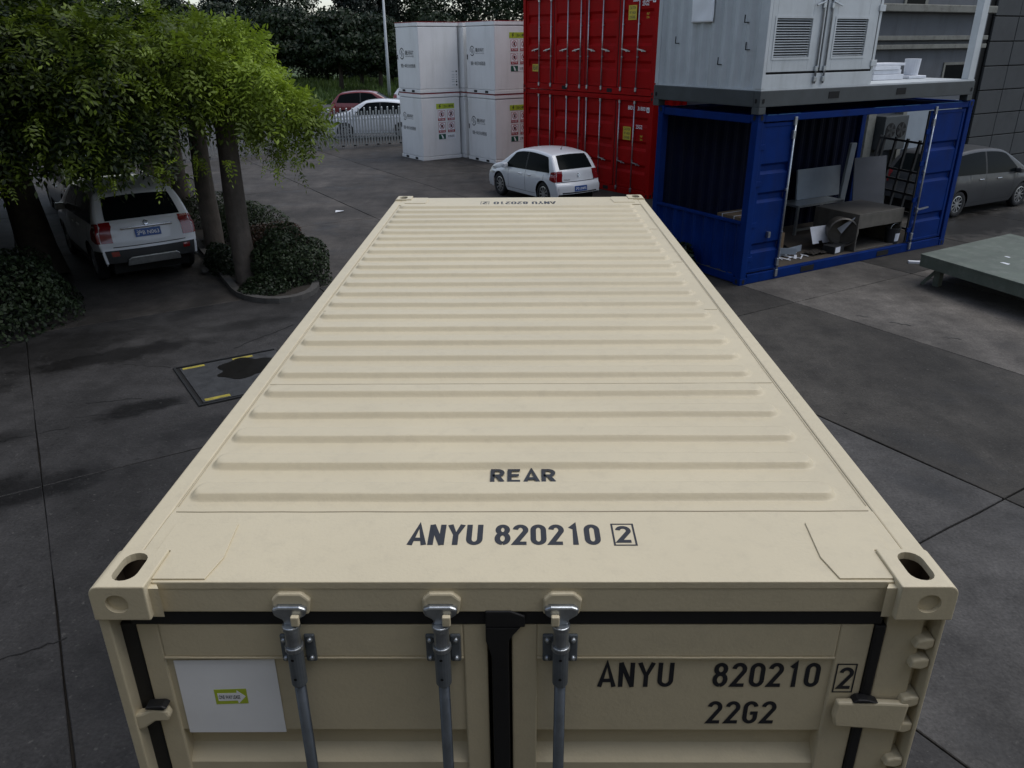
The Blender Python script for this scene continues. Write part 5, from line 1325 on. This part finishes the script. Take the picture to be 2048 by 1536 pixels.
def to_world(p): return np.array(P0)+p[:, :1]*np.array(PA)+p[:, 1:2]*np.array(PQ)+p[:, 2:]*np.array([0,0,1.])
def dir_world(g): return g[:, :1]*np.array(PA)+g[:, 1:2]*np.array(PQ)+g[:, 2:]*np.array([0,0,1.])
p, g = canopy(38000, 5)
n = len(p); tw = dir_world(g)
d = tw*.75 + rng.normal(0, .55, (n, 3)); d[:, 2] -= .28
up = tw + np.array([0,0,.8]) + rng.normal(0, .3, (n, 3))
lit_side = np.clip(1.0-(p[:, 1]+.9)/2.5, 0, 1)*np.clip((p[:, 2]-2.2)/1.3, .35, 1)  # light painted into the tint: paler on the top and yard side
tint = .06+.68*lit_side+.16*lump(p, .9, 2)+rng.normal(0, .10, n)
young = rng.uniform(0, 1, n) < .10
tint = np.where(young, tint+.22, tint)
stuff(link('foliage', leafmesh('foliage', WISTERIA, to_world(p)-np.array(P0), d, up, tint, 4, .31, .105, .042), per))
# inner leaves and hanging sprays along the yard side
spr = []
for (px_, qq, z0, ln) in [(random.uniform(-1.4, 9), random.uniform(-1.45, -.8), random.uniform(2.3, 2.6), random.uniform(.15, .45)) for _ in range(40)] + [(random.uniform(-1.5,-1.1), random.uniform(-.6, 7), random.uniform(2.2,2.5), random.uniform(.1,.35)) for _ in range(26)]:
    for k in range(int(ln/.035)):
        spr.append((px_+random.uniform(-.09,.09), qq-.1*(k*.035)+random.uniform(-.09,.09), z0-k*.035))
sp = np.array(spr); n = len(sp); d = rng.normal(0, .6, (n, 3)); d[:, 2] -= .7
stuff(link('hanging_sprays', leafmesh('hanging_sprays', WISTERIA, to_world(sp)-np.array(P0), d, np.tile([0.,0,1.],(n,1))+rng.normal(0,.3,(n,3)), .42+rng.normal(0,.2,n), 4, .2, .07, .028), per))
sel = rng.choice(len(p), 520, replace=False); sh = []; sd2 = []; su = []
for i_ in sel:
    b0 = p[i_]; dr = g[i_]*.7+rng.normal(0, .45, 3)+np.array([0, 0, .15]); dr /= np.linalg.norm(dr); ln = rng.uniform(.25, .62)
    for k in range(9):
        f_ = k/8; sh.append(b0+dr*ln*f_-np.array([0, 0, .30*ln*f_*f_*1.6])); dd = dr*.6+rng.normal(0, .5, 3)-np.array([0, 0, .35]); sd2.append(dd); su.append(g[i_]+rng.normal(0, .3, 3)+np.array([0, 0, .7]))
sh, sd2, su = np.array(sh), np.array(sd2), np.array(su)
lit_side2 = np.clip(1.0-(sh[:, 1]+.9)/3.4, 0, 1)*np.clip((sh[:, 2]-2.2)/1.3, .35, 1)  # same painted brightening towards the lit side, for the shoots
stuff(link('young_shoots', leafmesh('young_shoots', WISTERIA, to_world(sh)-np.array(P0), dir_world(sd2), su, .16+.66*lit_side2+rng.normal(0, .10, len(sh)), 4, .22, .080, .032), per))
# large opaque leaves added inside the vine to block light from above
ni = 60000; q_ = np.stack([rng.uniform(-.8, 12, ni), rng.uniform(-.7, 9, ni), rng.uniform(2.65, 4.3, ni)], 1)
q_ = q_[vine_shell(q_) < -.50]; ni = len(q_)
stuff(link('light_blocking_foliage', simple_leaves('light_blocking_foliage', INNERL, to_world(q_)-np.array(P0), np.tile([0., 0, 1], (ni, 1)), rng.uniform(0, 1, ni), .32, .6, .5), per))
hd = thing('added_hedge', 'tall hedge added to keep side light out from under the pergola', 'hedge', pg(6, 5.9))  # hedge added to block side light under the pergola
nh = 16000; hp = np.stack([rng.uniform(-6.5, 7.5, nh), rng.uniform(-.45, .45, nh), rng.uniform(0, 3.0, nh)], 1); hp[:, 1] += .2*lump(hp, 1.2, 4)
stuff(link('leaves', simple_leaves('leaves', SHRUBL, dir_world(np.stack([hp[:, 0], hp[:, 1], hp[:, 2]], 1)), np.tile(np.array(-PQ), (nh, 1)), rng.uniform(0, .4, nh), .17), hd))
for k in range(9):
    m = MB(); c = PA*(-6+k*1.6); m.tube([c+Vector((0,0,-.05)), c+Vector((.05,0,1.4)), c+Vector((0,.08,2.7))], [.05,.04,.015], 6); obj('stem', m, BARK, hd)

sx, sy = -9.9, 7.5  # tree added at the frame edge to cast shade on the bay
ot2 = thing('added_shade_tree', 'tree added mostly out of view to shade the pergola bay and white car', 'tree', (sx, sy, 0))
nn = 14000; v = rng.normal(0, 1, (nn, 3)); v /= np.linalg.norm(v, axis=1, keepdims=True)
pp_ = v*(1+.18*lump(v, 3, 2))[:, None]*np.array([3.2, 3.6, 1.7])*(1-.6*rng.uniform(0, 1, (nn, 1))**2)+np.array([0, 0, 5.1])
stuff(link('crown', simple_leaves('crown', TREEL, pp_, v, rng.uniform(0, 1, nn), .34, .6, .6), ot2))
m = MB(); m.tube([(0,0,-.05),(.05,.05,1.8),(0,.1,3.6),(.1,0,5.6)], [.24,.2,.16,.05], 10); obj('trunk', m, BARK, ot2, smooth=True)
# ================================================================== BEDS, BUSHES
def bush(name, label, c, rx, ry, rz, n, mat, size, tint0=.3, seed=0, group=None, rot=0):
    t = thing(name, label, 'bush', c, rot, group)
    r_ = np.random.default_rng(seed+50); v = r_.normal(0, 1, (n, 3)); v /= np.linalg.norm(v, axis=1, keepdims=True)
    v[:, 2] = np.where(v[:, 2] < -.15, -v[:, 2], v[:, 2])
    bump_ = 1+.13*lump(v, 2.6, seed)+.08*lump(v, 5.5, seed+2); rad = bump_*(1-.5*r_.uniform(0, 1, n)**2.6)
    sq = np.maximum(np.abs(v[:, 0]), np.abs(v[:, 1]))[:, None]
    p = v*rad[:, None]*np.array([rx, ry, rz]); 
    tt = tint0+.25*lump(p, 2.2, seed)+r_.normal(0, .18, n)
    stuff(link('leaves', simple_leaves('leaves', mat, p, v+np.array([0,0,.4]), tt, size), t))
    m = MB()
    for k in range(7):
        a = k*.9; m.tube([(.1*math.cos(a), .1*math.sin(a), -.02), (rx*.4*math.cos(a), ry*.4*math.sin(a), rz*.5), (rx*.6*math.cos(a), ry*.6*math.sin(a), rz*.8)], [.02,.014,.006], 5)
    obj('stem', m, BARK, t); return t
bed = thing('planting_bed', 'kerbed planting bed with rounded end along the pergola posts', 'planting bed', (0,0,0))
o0 = pg(-1.35, -.72); 
def bed_outline(off):
    pts = []
    for a in range(-90, 91, 15): pts.append((-.55-.95*math.cos(R(a))*(1)-off*math.cos(R(a)), -.55+(-.62-off)*math.sin(R(-a))*-1*-1))
    pts = [(p+.12, q+.16) for p, q in pts]
    out_ = [pg(p, q) for p, q in pts]
    return out_ + [pg(13, -.55+.62+off), pg(13, -.55-.62-off)]
A_ = bed_outline(0); B_ = bed_outline(.13)
if (A_[0]-pg(13, -.55+.62)).length > 3 and (A_[0]-pg(13,-.55-.62)).length > 13: pass
m = MB(); n = len(A_)
z = Vector((0,0,.09)); zz = Vector((0,0,.0))
m.add([tuple(q+z) for q in A_]+[tuple(q+z) for q in B_]+[tuple(q+zz) for q in B_]+[tuple(q+zz) for q in A_], sum([[(i,(i+1)%n,n+(i+1)%n,n+i),(n+i,n+(i+1)%n,2*n+(i+1)%n,2*n+i),(i,3*n+i,3*n+(i+1)%n,(i+1)%n)] for i in range(n)], []))
obj('kerb', m, KERBM, bed, bevel=.015)
m = MB(); m.add([tuple(q+Vector((0,0,.06))) for q in A_], [tuple(range(n))]); obj('bed_soil', m, SOIL, bed)
bush('round_shrub', 'rounded glossy green shrub at the kerbed bed end beside the post', pg(-.25, -.72, .10), .72, .64, .90, 11000, SHRUBL, .058, .35, 1)
bush('low_shrub', 'low green shrub behind the round shrub beside the second post', pg(3.3, -.75, .12), 1.0, .55, .75, 5000, SHRUBL, .06, .4, 2)
bush('low_shrub', 'reddish brown low shrub between the green shrubs in the bed', pg(1.85, -1.0, .12), .75, .45, .55, 4200, REDSHRUB, .055, .3, 3)
bush('low_shrub', 'farther green shrub in the bed seen between the two posts', pg(5.4, -.5, .12), 1.2, .6, .7, 4500, SHRUBL, .06, .45, 4)
bush('low_shrub', 'dark low shrub spilling over the kerb beside the white car', pg(1.3, .12, .05), .95, .34, .42, 3600, SHRUBL, .06, .05, 11, None, R(120.5))
bush('dark_bush', 'large dark bush in front of the thick tree trunk', (-8.55,9.85,0), 1.5, 1.6, 1.10, 12000, SHRUBL, .075, .3, 5)
bush('grass_tuft', 'small dark weed clump against the foot of the blue half wall', (2.95,12.55,0), .35, .4, .55, 900, SHRUBL, .12, .2, 6)
bush('yellow_shrub', 'yellow-green shrub seen through the open blue container', uv(8.9, 3.2, .0), 1.3, .5, 1.15, 5000, YELLOWSHRUB, .07, .5, 7)
bush('low_shrub', 'low dark ground shrub at the foot of the nearest pergola post', pg(-.78, -.12, .03), .42, .36, .30, 2200, SHRUBL, .055, .1, 12)
st = thing('broken_stone', 'small pale stone on the dark ground beside the white car', 'stone', (-6.0,12.6,0))
bm = bmesh.new(); bmesh.ops.create_icosphere(bm, subdivisions=2, radius=.09)
for v in bm.verts: v.co = v.co*(1+.25*mnoise.noise(v.co*9)); v.co.z = v.co.z*.7+.05
me = bpy.data.meshes.new('stone'); bm.to_mesh(me); bm.free(); me.materials.append(KERBM); link('stone', me, st)

to_ = thing('timber_offcut', 'pale timber offcut lying by the right foot of the blue container', 'timber', (7.55, 13.05, 0), R(-12))
m = MB(); m.box(0, .62, 0, .09, 0, .04); obj('plank', m, PAPER, to_)
lt = thing('paper_litter', 'small pale scrap of paper lying on the open yard beyond the shrubs', 'litter', (-4.75, 18.3, 0), R(20))
m = MB(); m.add([(0,0,.01),(.22,.02,.03),(.24,.15,.012),(.03,.13,.04)], [(0,1,2),(0,2,3)]); obj('sheet', m, PAPER, lt)
# ================================================================== FAR TREES
def tree(label, x, y, h, wd, n, mat=TREEL, shape='round', base=.25, seed=0, trunk_r=.22):
    t = thing('tree', label, 'tree', (x, y, 0), 0, 'trees beyond the road')
    r_ = np.random.default_rng(seed+900); pts = []; nr = []; k = 26 if shape == 'round' else 34
    for i in range(k):
        f = (i+.5)/k; a = i*2.4+seed; zc = h*(base+(1-base)*f*.93)
        prof = math.sin(math.pi*min(1, f*.78+.18))**.8 if shape == 'round' else ((1-f)*.9+.10 if shape == 'cone' else .55+.35*math.sin(math.pi*f))
        rr = wd/2*prof*(.35+.6*r_.uniform(0, 1)); c = np.array([rr*math.cos(a), rr*math.sin(a), zc])
        cr = np.array([wd*.23, wd*.23, h*(1-base)*.13])*r_.uniform(.7, 1.25)
        if shape == 'spiky': cr = np.array([wd*.16, wd*.16, h*.12])*r_.uniform(.6, 1.5)
        v = r_.normal(0, 1, (n//k, 3)); v /= np.linalg.norm(v, axis=1, keepdims=True)
        pts.append(c+v*cr*(r_.uniform(.35, 1.08, (len(v), 1)))); nr.append(v)
    p = np.concatenate(pts); q = np.concatenate(nr); p[:, 2] = np.maximum(p[:, 2], h*base*.55)
    tt = .35+.35*lump(p, .9, seed)+r_.normal(0, .2, len(p))
    stuff(link('crown', simple_leaves('crown', mat, p, q, tt, .34 if shape != 'cone' else .28, .6, .7), t))
    m = MB(); m.tube([(0,0,-.1),(.05,0,h*.3),(0,.05,h*.62),(0,0,h*.9)], [trunk_r, trunk_r*.8, trunk_r*.5, .04], 8)
    for i in range(7):
        a = i*2.1+seed; z0 = h*(base+.05+.07*i); m.tube([(0,0,z0),(wd*.2*math.cos(a), wd*.2*math.sin(a), z0+h*.08),(wd*.36*math.cos(a), wd*.36*math.sin(a), z0+h*.16)], [trunk_r*.4, trunk_r*.25, .03], 5)
    obj('trunk', m, BARK, t, smooth=True); return t
for i, (lb, x, y, h, wd, mat, sh, base) in enumerate([
    ('dark round tree showing above the vine, leftmost against the sky', -39.5, 95, 9.6, 7, TREEL, 'round', .15),
    ('narrow dark conifer rising above the vine top', -33.0, 92, 13.2, 5, TREEL2, 'cone', .08),
    ('broad tall dark tree left of the gap of sky', -25.2, 88, 14.5, 8.5, TREEL, 'round', .15),
    ('second broad tall tree left of the gap of sky', -28.8, 90, 13.2, 6, TREEL2, 'spiky', .12),
    ('low rounded tree under the gap of sky', -22.5, 96, 7.0, 9, TREEL, 'round', .12),
    ('smaller tree under the gap of sky nearer the lamp pole', -19.2, 97, 6.8, 6, TREEL, 'round', .1),
    ('spiky upright tree just left of the lamp pole', -16.2, 84, 11.2, 5.5, TREEL2, 'spiky', .15),
    ('slim spiky tree just right of the lamp pole top', -13.4, 86, 9.9, 3.6, TREEL2, 'spiky', .15),
    ('round dark tree behind the upper left white unit', -10.0, 88, 10.4, 7.5, TREEL, 'round', .1),
    ('large dark tree behind the middle of the white units', -4.5, 90, 12.0, 9, TREEL, 'round', .1),
    ('dark tree beside the upper red container edge', 1.2, 86, 12.2, 8, TREEL, 'round', .1),
    ('front shade tree with slim dark trunk nearest the vine', -20.8, 72, 6.9, 7, TREEL, 'round', .34),
    ('front shade tree with forked trunk behind the red car', -15.6, 71, 6.6, 6.6, TREEL, 'round', .34),
    ('front shade tree with straight trunk left of the lamp pole', -12.3, 72, 6.2, 6, TREEL, 'round', .30),
    ('front shade tree half hidden by the vine', -26.5, 74, 7.4, 7.5, TREEL, 'round', .3),
    ('front bushy tree behind the gate end of the white units', -7.6, 78, 6.5, 5, TREEL, 'round', .3),
]): tree(lb, x, y, h, wd, 12500, mat, sh, base, i)

# ------------------------------------------------------------------ separate pieces that can be told apart
def islands(me):
    n = len(me.vertices); par = list(range(n))
    def find(a):
        while par[a] != a: par[a] = par[par[a]]; a = par[a]
        return a
    for e in me.edges:
        a, b = find(e.vertices[0]), find(e.vertices[1])
        if a != b: par[a] = b
    g = {}
    for v in range(n): g.setdefault(find(v), []).append(v)
    return list(g.values())
SPLIT = {'corner_post','bracket','rivet_hole','bolt','bumper','fork_pocket','leg','cross_bar','strap','carton','aperture','roller','top_frame','tape','window_frame','wall_pier'}
for o in list(bpy.data.objects):
    if o.type != 'MESH' or o.get('kind') or o.name.split('.')[0] not in SPLIT or o.data.users > 1: continue
    isl = islands(o.data)
    if len(isl) < 2 or len(isl) > 40: continue
    base = o.name.split('.')[0]; me = o.data; who = {}
    for k, g in enumerate(isl):
        for v in g: who[v] = k
    polys = [[] for _ in isl]
    for p in me.polygons: polys[who[p.vertices[0]]].append(tuple(p.vertices))
    sm = me.polygons[0].use_smooth; mat = me.materials[0]
    for k, g in enumerate(isl):
        idx = {v: i for i, v in enumerate(g)}; nm = bpy.data.meshes.new(base)
        nm.from_pydata([tuple(me.vertices[v].co) for v in g], [], [tuple(idx[v] for v in f) for f in polys[k]]); nm.materials.append(mat)
        if sm: nm.polygons.foreach_set('use_smooth', [True]*len(nm.polygons))
        nm.update()
        if k == 0: o.data = nm
        else:
            c = o.copy(); c.data = nm; COL.objects.link(c)
